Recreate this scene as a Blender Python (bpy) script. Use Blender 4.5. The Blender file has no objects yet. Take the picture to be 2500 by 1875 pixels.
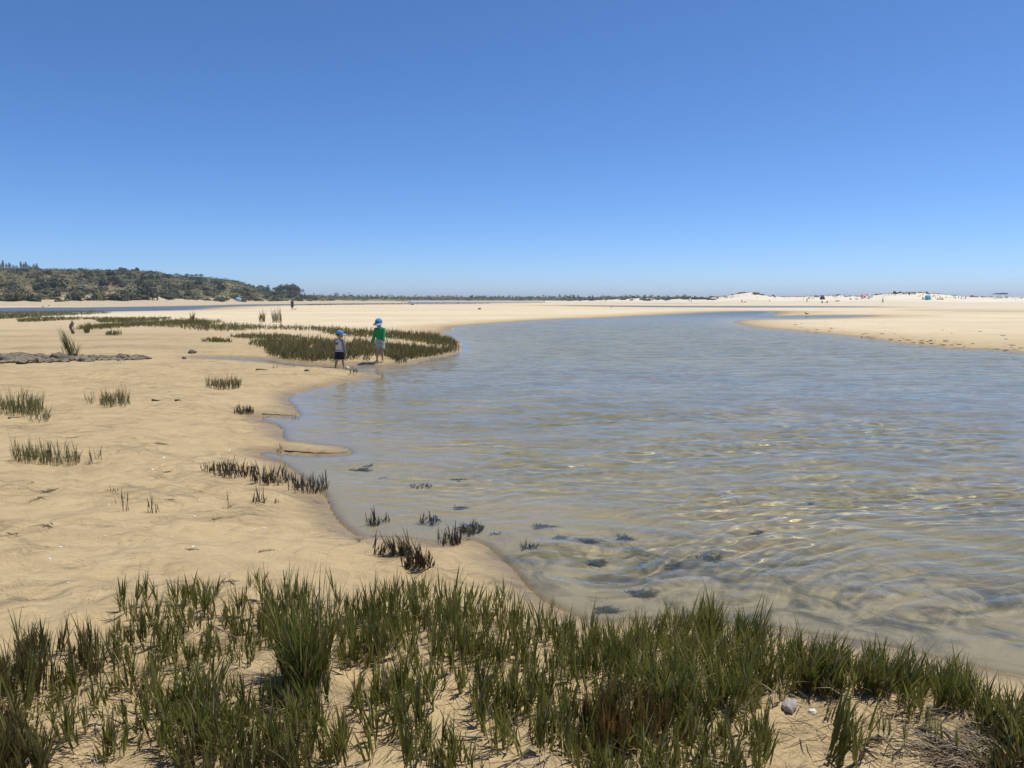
import bpy, bmesh, math, random
import numpy as np
from mathutils import Vector, Matrix, Euler

# ------------------------------------------------------------------ camera, sky, sun, exposure
SC = bpy.context.scene
COL = SC.collection
F = 1879.0                       # focal length in photo pixels (2500 x 1875)
HORIZON = 732.0                  # photo row of the eye-level horizon
CAM_H = 1.65                     # eye height above the water level (z = 0)
PITCH = math.atan((937.5 - HORIZON) / F)
cam_data = bpy.data.cameras.new('camera')
cam = bpy.data.objects.new('camera', cam_data)
COL.objects.link(cam)
cam.location = (0, 0, CAM_H)
cam.rotation_euler = (math.pi / 2 - PITCH, 0, 0)
cam_data.sensor_fit = 'HORIZONTAL'
cam_data.sensor_width = 36.0
cam_data.lens = 36.0 * F / 2500.0
cam_data.clip_start = 0.05
cam_data.clip_end = 20000
SC.camera = cam

SUN_EL, SUN_AZ = 66.0, 28.0      # elevation; azimuth from +X (right) towards +Y (away)
se, sa = math.radians(SUN_EL), math.radians(SUN_AZ)
SUN = Vector((math.cos(se) * math.cos(sa), math.cos(se) * math.sin(sa), math.sin(se)))
world = bpy.data.worlds.new('World')
SC.world = world
world.use_nodes = True
wn = world.node_tree
bg = wn.nodes['Background']
sky = wn.nodes.new('ShaderNodeTexSky')
sky.sky_type = 'NISHITA'
sky.sun_disc = False
sky.sun_elevation = se
sky.sun_rotation = math.atan2(SUN.x, SUN.y)
sky.altitude = 1500
sky.air_density = 0.7
sky.dust_density = 0.9
sky.ozone_density = 10.0
hs = wn.nodes.new('ShaderNodeHueSaturation')
hs.inputs['Saturation'].default_value = 1.08
wn.links.new(sky.outputs[0], hs.inputs['Color'])
wn.links.new(hs.outputs[0], bg.inputs[0])
bg.inputs[1].default_value = 0.128
sun_l = bpy.data.lights.new('sun', 'SUN')
sun_l.energy = 4.0
sun_l.angle = math.radians(0.53)
sun_l.color = (1.0, 0.95, 0.86)
sun_o = bpy.data.objects.new('sun', sun_l)
COL.objects.link(sun_o)
sun_o.rotation_euler = SUN.to_track_quat('Z', 'Y').to_euler()
sun_o.location = (20, 10, 40)
sun_l.cycles.is_caustics_light = True
SC.view_settings.view_transform = 'Standard'
SC.view_settings.look = 'None'
SC.view_settings.exposure = 0.25
SC.view_settings.gamma = 1.0
SC.view_settings.use_curve_mapping = False
SC.render.engine = 'CYCLES'
cy = SC.cycles
cy.use_denoising = True
cy.max_bounces = 8
cy.diffuse_bounces = 3
cy.glossy_bounces = 3
cy.transmission_bounces = 6
cy.transparent_max_bounces = 12
cy.sample_clamp_indirect = 4.0

# ------------------------------------------------------------------ helpers: numbers
rng = np.random.default_rng(7)
random.seed(7)
_P = np.random.default_rng(3).permutation(512).astype(np.int64)
_P = np.concatenate([_P, _P, _P])
_G = np.random.default_rng(5).uniform(0, 2 * np.pi, 512)
_GX, _GY = np.cos(_G), np.sin(_G)

def perlin(x, y, seed=0):
    x = np.asarray(x, float) + seed * 17.31
    y = np.asarray(y, float) + seed * 9.77
    xi, yi = np.floor(x).astype(np.int64), np.floor(y).astype(np.int64)
    xf, yf = x - xi, y - yi
    u, v = xf * xf * xf * (xf * (xf * 6 - 15) + 10), yf * yf * yf * (yf * (yf * 6 - 15) + 10)
    def g(ix, iy, dx, dy):
        h = _P[(_P[(ix & 511)] + iy) & 511]
        return _GX[h] * dx + _GY[h] * dy
    a = g(xi, yi, xf, yf); b = g(xi + 1, yi, xf - 1, yf)
    c = g(xi, yi + 1, xf, yf - 1); d = g(xi + 1, yi + 1, xf - 1, yf - 1)
    return (a + u * (b - a)) + v * ((c + u * (d - c)) - (a + u * (b - a)))

def fbm(x, y, octaves=4, seed=0, gain=0.5):
    s, a = 0.0, 1.0
    for o in range(octaves):
        s = s + a * perlin(x * 2 ** o, y * 2 ** o, seed + o)
        a *= gain
    return s

def sstep(a, b, x):
    t = np.clip((x - a) / (b - a), 0, 1)
    return t * t * (3 - 2 * t)

def ray(px, py):
    px, py = np.asarray(px, float), np.asarray(py, float)
    u, v = (px - 1250) / F, (937.5 - py) / F
    cp, sp = math.cos(PITCH), math.sin(PITCH)
    return u, cp + sp * v, -sp + cp * v          # direction with unknown length

def on_plane(px, py, z=0.0):
    dx, dy, dz = ray(px, py)
    t = (z - CAM_H) / np.minimum(dz, -1e-5)
    return dx * t, dy * t

def at_depth(px, py, Y):
    dx, dy, dz = ray(px, py)
    t = Y / dy
    return float(dx * t), float(Y), float(CAM_H + dz * t)

def to_px(x, y, z):
    cp, sp = math.cos(PITCH), math.sin(PITCH)
    zz = z - CAM_H
    w = y * cp - zz * sp
    return 1250 + F * x / w, 937.5 - F * (y * sp + zz * cp) / w

def poly_sd(x, y, P):
    """signed distance to polygon P (n,2): positive inside"""
    x, y = np.ravel(x), np.ravel(y)
    if len(x) < 600:
        A = np.asarray(P, float); B = np.roll(A, -1, 0); E = B - A
        wx, wy = x[:, None] - A[None, :, 0], y[:, None] - A[None, :, 1]
        t = np.clip((wx * E[:, 0] + wy * E[:, 1]) / (E[:, 0] ** 2 + E[:, 1] ** 2 + 1e-12), 0, 1)
        d = np.sqrt(((wx - t * E[:, 0]) ** 2 + (wy - t * E[:, 1]) ** 2).min(1))
        c = (A[None, :, 1] <= y[:, None]) != (B[None, :, 1] <= y[:, None])
        with np.errstate(divide='ignore', invalid='ignore'):
            xc = A[None, :, 0] + wy * (E[:, 0] / E[:, 1])
        ins = (c & (x[:, None] < xc)).sum(1) % 2 == 1
        return np.where(ins, d, -d)
    d2 = np.full(x.shape, 1e18)
    inside = np.zeros(x.shape, bool)
    n = len(P)
    for i in range(n):
        ax, ay = P[i]; bx, by = P[(i + 1) % n]
        ex, ey = bx - ax, by - ay
        wx, wy = x - ax, y - ay
        t = np.clip((wx * ex + wy * ey) / (ex * ex + ey * ey + 1e-12), 0, 1)
        d2 = np.minimum(d2, (wx - t * ex) ** 2 + (wy - t * ey) ** 2)
        c = ((ay <= y) & (by > y)) | ((by <= y) & (ay > y))
        if abs(by - ay) > 1e-12:
            xc = ax + (y - ay) * ex / (by - ay)
            inside ^= c & (x < xc)
    d = np.sqrt(d2)
    return np.where(inside, d, -d)

def unproj_poly(pts, z=0.0, sub=4, wob=0.0, seed=1):
    """photo polygon -> ground polygon on the level z, edges subdivided (in pixels) with a little wobble"""
    pts = np.array(pts, float)
    out = []
    for i in range(len(pts)):
        a, b = pts[i], pts[(i + 1) % len(pts)]
        for k in range(sub):
            out.append(a + (b - a) * k / sub)
    x, y = on_plane(np.array(out)[:, 0], np.array(out)[:, 1], z)
    if wob:
        r = np.hypot(x, y)
        x = x + wob * r * perlin(x * 9 / r * 5, y * 9 / r * 5, seed)
        y = y + 2 * wob * r * perlin(x * 9 / r * 5 + 40, y * 9 / r * 5, seed)
    return np.stack([x, y], 1)

# ------------------------------------------------------------------ helpers: objects
def tag(o, label=None, cat=None, group=None, kind=None):
    if label: o['label'] = label
    if cat: o['category'] = cat
    if group: o['group'] = group
    if kind: o['kind'] = kind
    return o

def empty(name, loc=(0, 0, 0), rz=0.0):
    o = bpy.data.objects.new(name, None)
    o.empty_display_size = 0.1
    COL.objects.link(o)
    o.location = loc
    o.rotation_euler = (0, 0, rz)
    return o

def mesh_np(name, V, faces, mats=(), smooth=True, attrs=None, mat_idx=None):
    """V (n,3), faces: list of arrays each (m,k)"""
    me = bpy.data.meshes.new(name)
    V = np.asarray(V, np.float32)
    if not isinstance(faces, list): faces = [faces]
    loops = np.concatenate([np.asarray(f, np.int32).ravel() for f in faces])
    tot = np.concatenate([np.full(len(f), np.asarray(f).shape[1], np.int32) for f in faces])
    start = np.concatenate([[0], np.cumsum(tot)[:-1]]).astype(np.int32)
    me.vertices.add(len(V)); me.vertices.foreach_set('co', V.ravel())
    me.loops.add(len(loops)); me.loops.foreach_set('vertex_index', loops)
    me.polygons.add(len(tot))
    me.polygons.foreach_set('loop_start', start)
    me.polygons.foreach_set('loop_total', tot)
    me.polygons.foreach_set('use_smooth', np.full(len(tot), smooth, bool))
    for m in mats: me.materials.append(m)
    if mat_idx is not None: me.polygons.foreach_set('material_index', np.asarray(mat_idx, np.int32))
    me.update(calc_edges=True)
    for k, a in (attrs or {}).items():
        a = np.asarray(a, np.float32)
        if a.ndim == 1:
            at = me.attributes.new(k, 'FLOAT', 'POINT'); at.data.foreach_set('value', a)
        else:
            at = me.attributes.new(k, 'FLOAT_COLOR', 'POINT')
            if a.shape[1] == 3: a = np.concatenate([a, np.ones((len(a), 1), np.float32)], 1)
            at.data.foreach_set('color', a.ravel())
    return me

def obj(name, me, parent=None, loc=(0, 0, 0), rot=(0, 0, 0), scale=None):
    o = bpy.data.objects.new(name, me)
    COL.objects.link(o)
    o.location = loc
    o.rotation_euler = rot
    if scale is not None: o.scale = scale
    if parent is not None: o.parent = parent
    return o

class MB:
    """collects simple shapes; build() links them as one mesh object"""
    def __init__(s): s.v = []; s.f = []; s.n = 0
    def add(s, V, Fs):
        V = np.asarray(V, float)
        s.v.append(V)
        for f in Fs: s.f.append([int(i) + s.n for i in f])
        s.n += len(V)
    def tube(s, pts, rad, seg=8, squash=None, cap=True):
        """pts list of 3-vectors, rad list (r or (rx,ry)); rings perpendicular to the path"""
        pts = [Vector(p) for p in pts]
        n = len(pts); rings = []
        ref = None
        for i, p in enumerate(pts):
            t = (pts[min(i + 1, n - 1)] - pts[max(i - 1, 0)]).normalized()
            if ref is None:
                ref = Vector((1, 0, 0)) if abs(t.x) < 0.9 else Vector((0, 1, 0))
            a = (ref - t * ref.dot(t)).normalized(); b = t.cross(a)
            ref = a
            r = rad[i]; rx, ry = (r if isinstance(r, (tuple, list)) else (r, r))
            rings.append([p + a * (rx * math.cos(2 * math.pi * k / seg)) + b * (ry * math.sin(2 * math.pi * k / seg)) for k in range(seg)])
        V = [q for rg in rings for q in rg]
        Fs = []
        for i in range(n - 1):
            for k in range(seg):
                k2 = (k + 1) % seg
                Fs.append([i * seg + k, i * seg + k2, (i + 1) * seg + k2, (i + 1) * seg + k])
        if cap:
            Fs.append(list(range(seg))[::-1]); Fs.append([(n - 1) * seg + k for k in range(seg)])
        s.add([tuple(q) for q in V], Fs)
    def box(s, c, d, rz=0.0, rx=0.0):
        M = Matrix.Rotation(rz, 3, 'Z') @ Matrix.Rotation(rx, 3, 'X')
        V = []
        for sx in (-1, 1):
            for sy in (-1, 1):
                for sz in (-1, 1):
                    V.append(tuple(Vector(c) + M @ Vector((sx * d[0] / 2, sy * d[1] / 2, sz * d[2] / 2))))
        s.add(V, [[0, 1, 3, 2], [4, 6, 7, 5], [0, 4, 5, 1], [2, 3, 7, 6], [0, 2, 6, 4], [1, 5, 7, 3]])
    def ball(s, c, r, seg=12, rings=8, fn=None):
        rx, ry, rz = r if isinstance(r, (tuple, list)) else (r, r, r)
        V = []; Fs = []
        for i in range(rings + 1):
            th = math.pi * i / rings
            for k in range(seg):
                ph = 2 * math.pi * k / seg
                d = Vector((math.sin(th) * math.cos(ph), math.sin(th) * math.sin(ph), math.cos(th)))
                q = fn(d) if fn else 1.0
                V.append((c[0] + rx * d.x * q, c[1] + ry * d.y * q, c[2] + rz * d.z * q))
        for i in range(rings):
            for k in range(seg):
                k2 = (k + 1) % seg
                Fs.append([i * seg + k, (i + 1) * seg + k, (i + 1) * seg + k2, i * seg + k2])
        s.add(V, Fs)
    def xform(s, M):
        s.v = [np.array([tuple(M @ Vector(p)) for p in V]) for V in s.v]
        return s
    def mesh(s, name, mat, smooth=True):
        me = bpy.data.meshes.new(name)
        me.from_pydata([tuple(p) for V in s.v for p in V], [], s.f)
        if mat: me.materials.append(mat)
        me.polygons.foreach_set('use_smooth', [smooth] * len(me.polygons))
        me.validate(); me.update()
        return me
    def build(s, name, mat, parent=None, smooth=True, loc=(0, 0, 0), rot=(0, 0, 0)):
        return obj(name, s.mesh(name, mat, smooth), parent, loc, rot)

# ------------------------------------------------------------------ helpers: materials
def new_mat(name):
    m = bpy.data.materials.new(name); m.use_nodes = True
    nt = m.node_tree; nt.nodes.clear()
    out = nt.nodes.new('ShaderNodeOutputMaterial')
    return m, nt, out

def N(nt, typ, **kw):
    n = nt.nodes.new(typ)
    for k, v in kw.items():
        if k.startswith('i_'):
            key = k[2:]
            key = int(key) if key.isdigit() else key.replace('_', ' ')
            if hasattr(v, 'links') or isinstance(v, bpy.types.NodeSocket): nt.links.new(v, n.inputs[key])
            else: n.inputs[key].default_value = v
        else: setattr(n, k, v)
    return n

def noise(nt, scale, detail=4.0, rough=0.55, vec=None, dist=0.0):
    n = N(nt, 'ShaderNodeTexNoise', i_Scale=scale, i_Detail=detail, i_Roughness=rough, i_Distortion=dist)
    if vec is not None: nt.links.new(vec, n.inputs['Vector'])
    return n.outputs[0]

def ramp(nt, fac, stops, interp='LINEAR'):
    r = nt.nodes.new('ShaderNodeValToRGB')
    r.color_ramp.interpolation = interp
    el = r.color_ramp.elements
    while len(el) < len(stops): el.new(0.5)
    for e, (p, c) in zip(el, stops):
        e.position = p
        e.color = (c[0], c[1], c[2], 1) if not isinstance(c, (int, float)) else (c, c, c, 1)
    nt.links.new(fac, r.inputs[0])
    return r.outputs[0]

def mixc(nt, fac, a, b, mode='MIX'):
    m = nt.nodes.new('ShaderNodeMix'); m.data_type = 'RGBA'; m.blend_type = mode
    for idx, v in ((0, fac), (6, a), (7, b)):
        if isinstance(v, bpy.types.NodeSocket): nt.links.new(v, m.inputs[idx])
        else: m.inputs[idx].default_value = v if idx == 0 else (v[0], v[1], v[2], 1)
    return m.outputs[2]

def mth(nt, op, a, b=0.0, c=None, clamp=False):
    m = nt.nodes.new('ShaderNodeMath'); m.operation = op; m.use_clamp = clamp
    for i, v in enumerate((a, b, c)):
        if v is None: continue
        if isinstance(v, bpy.types.NodeSocket): nt.links.new(v, m.inputs[i])
        else: m.inputs[i].default_value = v
    return m.outputs[0]

def attr(nt, name, col=False):
    a = nt.nodes.new('ShaderNodeAttribute'); a.attribute_name = name
    return a.outputs['Color'] if col else a.outputs['Fac']

def bump(nt, h, strength=0.5, dist=0.01, normal=None):
    b = N(nt, 'ShaderNodeBump', i_Strength=strength, i_Distance=dist)
    nt.links.new(h, b.inputs['Height'])
    if normal is not None: nt.links.new(normal, b.inputs['Normal'])
    return b.outputs[0]

def coords(nt, kind='Object'):
    return nt.nodes.new('ShaderNodeTexCoord').outputs[kind]

def simple(name, col, rough=0.8, var=0.15, scale=6.0, bstr=0.0, bdist=0.005, spec=0.3, metallic=0.0):
    m, nt, out = new_mat(name)
    c = coords(nt)
    n = noise(nt, scale, 4, 0.6, c)
    lo = [max(0, v * (1 - var)) for v in col]; hi = [min(1, v * (1 + var)) for v in col]
    base = ramp(nt, n, [(0.3, lo), (0.7, hi)])
    p = N(nt, 'ShaderNodeBsdfPrincipled', i_Roughness=rough, i_Metallic=metallic)
    p.inputs['Specular IOR Level'].default_value = spec
    nt.links.new(base, p.inputs['Base Color'])
    if bstr: nt.links.new(bump(nt, noise(nt, scale * 4, 4, 0.6, c), bstr, bdist), p.inputs['Normal'])
    nt.links.new(p.outputs[0], out.inputs[0])
    return m

def leafy(name, ca, cb, trans=0.35, rough=0.5, attrname=None, spec=0.3, cdead=None):
    """foliage: diffuse + translucent + a little gloss; colour from attribute 'tint' (0..1)"""
    m, nt, out = new_mat(name)
    t = attr(nt, attrname or 'tint')
    stops = [(0.0, ca), (0.75, cb)]
    if cdead: stops += [(0.86, cb), (0.93, cdead)]
    c = ramp(nt, t, stops)
    p = N(nt, 'ShaderNodeBsdfPrincipled', i_Roughness=rough)
    p.inputs['Specular IOR Level'].default_value = spec
    nt.links.new(c, p.inputs['Base Color'])
    tr = nt.nodes.new('ShaderNodeBsdfTranslucent')
    nt.links.new(c, tr.inputs[0])
    mx = nt.nodes.new('ShaderNodeMixShader'); mx.inputs[0].default_value = trans
    nt.links.new(p.outputs[0], mx.inputs[1]); nt.links.new(tr.outputs[0], mx.inputs[2])
    nt.links.new(mx.outputs[0], out.inputs[0])
    return m

# ------------------------------------------------------------------ terrain: where the water stands (photo outlines on the level z = 0)
POOL_PX = [(1305,1452),(1283,1428),(1245,1381),(1210,1350),(1176,1325),(1150,1318),(1120,1320),(1064,1329),(1030,1320),(965,1314),(880,1312),(845,1295),
    (815,1265),(802,1239),(789,1209),(770,1190),(725,1157),(690,1130),(652,1119),(617,1106),(660,1102),(695,1107),(780,1113),(848,1109),
    (852,1097),(800,1087),(730,1081),(692,1075),(687,1062),(683,1041),(635,1026),(632,1017),(667,1016),(724,1018),(728,1009),(708,984),
    (698,976),(708,964),(753,952),(793,944),(854,931),(900,926),(927,922),(923,914),(877,908),(851,903),(804,899),(750,899),
    (694,892),(649,885),(558,880),(470,876),(470,873),(558,874),(649,876),(694,884),(739,889),(807,891),(877,890),(905,889),
    (925,891),(955,889),(976,891),(1021,886),(1039,878),(1085,870),(1121,860),(1127,848),(1124,840),(1118,832),(1103,826),(1085,817),(1074,812),
    (1094,808),(1105,804),(1103,799),(1130,795),(1153,794),(1262,785),(1397,778),(1500,775),(1578,770),(1613,769),(1703,764),(1771,761),
    (1839,759.5),(1905,760),(1890,766),(1870,769),(1890,771.5),(1950,770.5),(2010,770),(2120,769.5),(2130,772),(2050,775.5),(2000,777),(1929,779),(1839,780),(1782,783.5),
    (1800,791),(1825,797),(1900,804),(2000,814),(2068,820),(2122,828),(2181,837),(2249,843),(2316,851),(2384,853),(2452,857),(2500,861),
    (2700,872),(3100,900),(3600,1000),(4200,1500),(3600,1800),(3000,1720),(2700,1690),(2500,1655),(2400,1635),(2300,1610),(2200,1585),(2100,1570),(1980,1550),(1860,1530),(1760,1522),
    (1660,1510),(1540,1515),(1450,1520),(1370,1490)]
def round_corners(pts, it=2):
    p = np.array(pts, float)
    for _ in range(it):
        q = np.roll(p, -1, 0)
        p = np.stack([0.75 * p + 0.25 * q, 0.25 * p + 0.75 * q], 1).reshape(-1, 2)
    return p
POOL = unproj_poly(round_corners(POOL_PX), 0.0, 1, 0.0025)
WATERS = [
    unproj_poly([(-700,757),(-200,753),(97,751),(203,751),(339,749),(490,746.6),(603,743.5),(694,742.6),(880,741.0),(1000,740.8),(1130,741.0),(1150,741.9),(1040,742.6),(900,742.8),
                 (760,744.0),(705,745.2),(603,747.2),(540,749.5),(508,751.5),(480,755),(445,757.5),(300,760),(203,761.5),(90,763),(-200,765),(-700,768)], 0, 3, 0.002, 3),
    unproj_poly([(930,739.6),(1180,739.4),(1300,738.6),(1400,737.4),(1430,736.4),(1300,735.4),(1000,735.2),(760,735.4),(700,736.6),(800,738.6)], 0, 3, 0.002, 4),
    unproj_poly([(1380,745.4),(1480,746.2),(1600,746.8),(1750,747.4),(2000,747.6),(2080,748.2),(2140,750.4),(2000,750.6),(1800,751),(1600,750),(1470,748)], 0, 3, 0.002, 5),
    unproj_poly([(1480,738.0),(1700,737.6),(1880,738.2),(1980,740),(2060,741.2),(2040,742.4),(1960,742.2),(1850,741.8),(1650,741.6),(1520,740.2)], 0, 3, 0.002, 6),
]
# wet sand without standing water on the right flats
WETS = [
    unproj_poly([(2160,756),(2260,755),(2400,755.4),(2560,756.5),(2900,757),(2900,764),(2560,765),(2420,763.5),(2300,761.5),(2190,759)], 0, 3, 0.002, 7),
    unproj_poly([(2180,771),(2260,769.5),(2340,770.4),(2400,771.6),(2330,773.4),(2240,773.4)], 0, 3, 0.002, 8),
]
LEFTFLAT = unproj_poly([(-900,772),(0,770),(250,777),(480,790),(620,808),(760,830),(860,845),(760,1000),(-900,1000)], 0.1, 2)
# low sand ledges on the left flat: (photo polyline, step height, width)
LEDGES = [([(-400,860),(0,853),(160,851),(300,847),(420,849),(560,846),(640,846)], 0.05, 0.6),
          ([(-400,838),(0,833),(120,833),(240,830),(330,829),(470,834),(560,838)], 0.05, 0.9),
          ([(-400,826),(0,823),(140,821),(260,819),(400,817),(520,824)], 0.05, 1.2),
          ([(-400,810),(0,805),(150,806),(260,812),(380,808)], 0.04, 1.5)]
LEDGE_W = []
for pl, hh, ww in LEDGES:
    lx, ly = on_plane(np.array(pl)[:, 0], np.array(pl)[:, 1], 0.15)
    o_ = np.argsort(lx); LEDGE_W.append((lx[o_], ly[o_], hh, ww))
# foreground bank (plants on hummocks)
BANK = unproj_poly([(-900,1720),(-300,1560),(0,1530),(150,1500),(400,1480),(600,1440),(950,1440),(1200,1450),(1330,1490),(1500,1540),(1700,1545),(1900,1560),(2100,1600),(2300,1640),
                    (2500,1690),(2900,1760),(3600,1900),(5200,4000),(1250,9000),(-3200,4000)], 0.12, 2)
ROCKBED = unproj_poly([(-500,862),(-100,862),(30,864),(120,866),(250,868),(340,870),(375,873),(330,879),(200,883),(80,886),(-100,888),(-500,890)], 0.12, 2)

def height(x, y, detail=True):
    shp = np.shape(x)
    x, y = np.ravel(np.asarray(x, float)), np.ravel(np.asarray(y, float))
    r = np.hypot(x, y)
    sd = poly_sd(x, y, POOL)
    far = r > 45
    if far.any():
        for W in WATERS:
            sd[far] = np.maximum(sd[far], poly_sd(x[far], y[far], W))
    wet = np.maximum(sd, 0); dry = np.maximum(-sd, 0)
    nf = sstep(10, 60, r)
    landA = 0.20 * (1 - nf) + 0.07 * nf
    L = 1.1 * (1 - nf) + 6.0 * nf
    # near the right foot of the picture the bank drops quicker into the pool
    h_land = landA * (1 - np.exp(-dry / L)) + 0.012 * np.minimum(dry, 0.5) / 0.5 * (1 - nf)
    h_wet = -(0.015 * sstep(0, 0.02, wet) + 0.34 * (1 - np.exp(-wet / 2.2)) + 0.45 * sstep(1.5, 14, wet))
    h = np.where(sd > 0, h_wet, h_land)
    land = sstep(0.0, 0.6, dry)
    # gentle unevenness
    h = h + land * (0.035 * fbm(x * 0.28, y * 0.28, 3, 11) * (1 - 0.6 * nf))
    h = h + sstep(0.1, 1.0, wet) * 0.03 * fbm(x * 0.7, y * 0.7, 3, 21)
    near = 1 - sstep(18, 34, r)
    if detail:
        # wind and tide ripples, crests running roughly across the view
        w1 = fbm(x * 0.8, y * 0.8, 2, 31)
        ph = (y * 0.80 + 0.60 * x) * 2 * np.pi / 0.27 + 8.0 * w1 + 2.6 * fbm(x * 2.3, y * 2.3, 2, 33)
        amp = 0.0125 * sstep(-0.25, 0.5, fbm(x * 0.45, y * 0.45, 2, 35))
        h = h + near * (amp * np.sin(ph)) * (0.25 + 0.75 * sstep(0.05, 0.5, dry))
        h = h + near * 0.036 * fbm(x * 2.0, y * 2.8, 3, 37) * (0.3 + 0.7 * sstep(0.03, 0.4, dry))
    for lx, ly, hh, ww in LEDGE_W:
        yl = np.interp(x, lx, ly) + 0.5 * fbm(x * 0.5, y * 0.15, 2, 41)
        m = (1 - sstep(lx[-1] - 1.5, lx[-1] + 0.3, x)) * sstep(0.3, 2.0, dry)
        h = h + m * hh * (sstep(0, ww, y - yl) * (1 - sstep(ww, ww * 6, y - yl)))
    # bank
    bd = poly_sd(x, y, BANK)
    b = sstep(-0.25, 0.7, bd) * sstep(0.02, 0.5, dry)
    hum = 1 - np.abs(perlin(x * 2.6, y * 2.6, 51)) * 2.2
    hum2 = 1 - np.abs(perlin(x * 4.7 + 3, y * 4.7, 53)) * 2.2
    big = fbm(x * 0.9, y * 0.9, 2, 55)
    h = h + b * (0.06 + 0.055 * big + 0.038 * hum + 0.018 * hum2 + 0.006 * fbm(x * 9, y * 9, 2, 57))
    return h.reshape(shp)

def on_ground(px, py, iters=9):
    """photo pixel -> point where its ray meets the terrain"""
    px, py = np.atleast_1d(np.asarray(px, float)), np.atleast_1d(np.asarray(py, float))
    dx, dy, dz = ray(px, py)
    z = np.full(px.shape, 0.1)
    for _ in range(iters):
        t = (z - CAM_H) / np.minimum(dz, -1e-4)
        z = 0.5 * z + 0.5 * height(dx * t, dy * t)
    t = (z - CAM_H) / np.minimum(dz, -1e-4)
    return dx * t, dy * t, height(dx * t, dy * t)

def gp(px, py):
    x, y, z = on_ground(px, py)
    return float(x[0]), float(y[0]), float(z[0])

def polar_grid(segs, half_f, dth, half_w, ncoarse):
    """fan of quads round the viewer's foot; segs: (r0, r1, relative step) from near to far"""
    th_f = np.arange(-half_f, half_f + 1e-9, dth)
    th_c = np.linspace(half_f, half_w, ncoarse + 1)[1:]
    th = np.concatenate([-th_c[::-1], th_f, th_c])
    r = np.concatenate([a * np.exp(np.arange(0, math.log(b / a), d)) for a, b, d in segs] + [[segs[-1][1]]])
    R, T = np.meshgrid(r, th, indexing='ij')
    x, y = R * np.sin(T), R * np.cos(T)
    a, b = len(r), len(th)
    idx = np.arange(a * b).reshape(a, b)
    q = np.stack([idx[:-1, :-1], idx[:-1, 1:], idx[1:, 1:], idx[1:, :-1]], -1).reshape(-1, 4)
    return x.ravel(), y.ravel(), q

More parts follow.
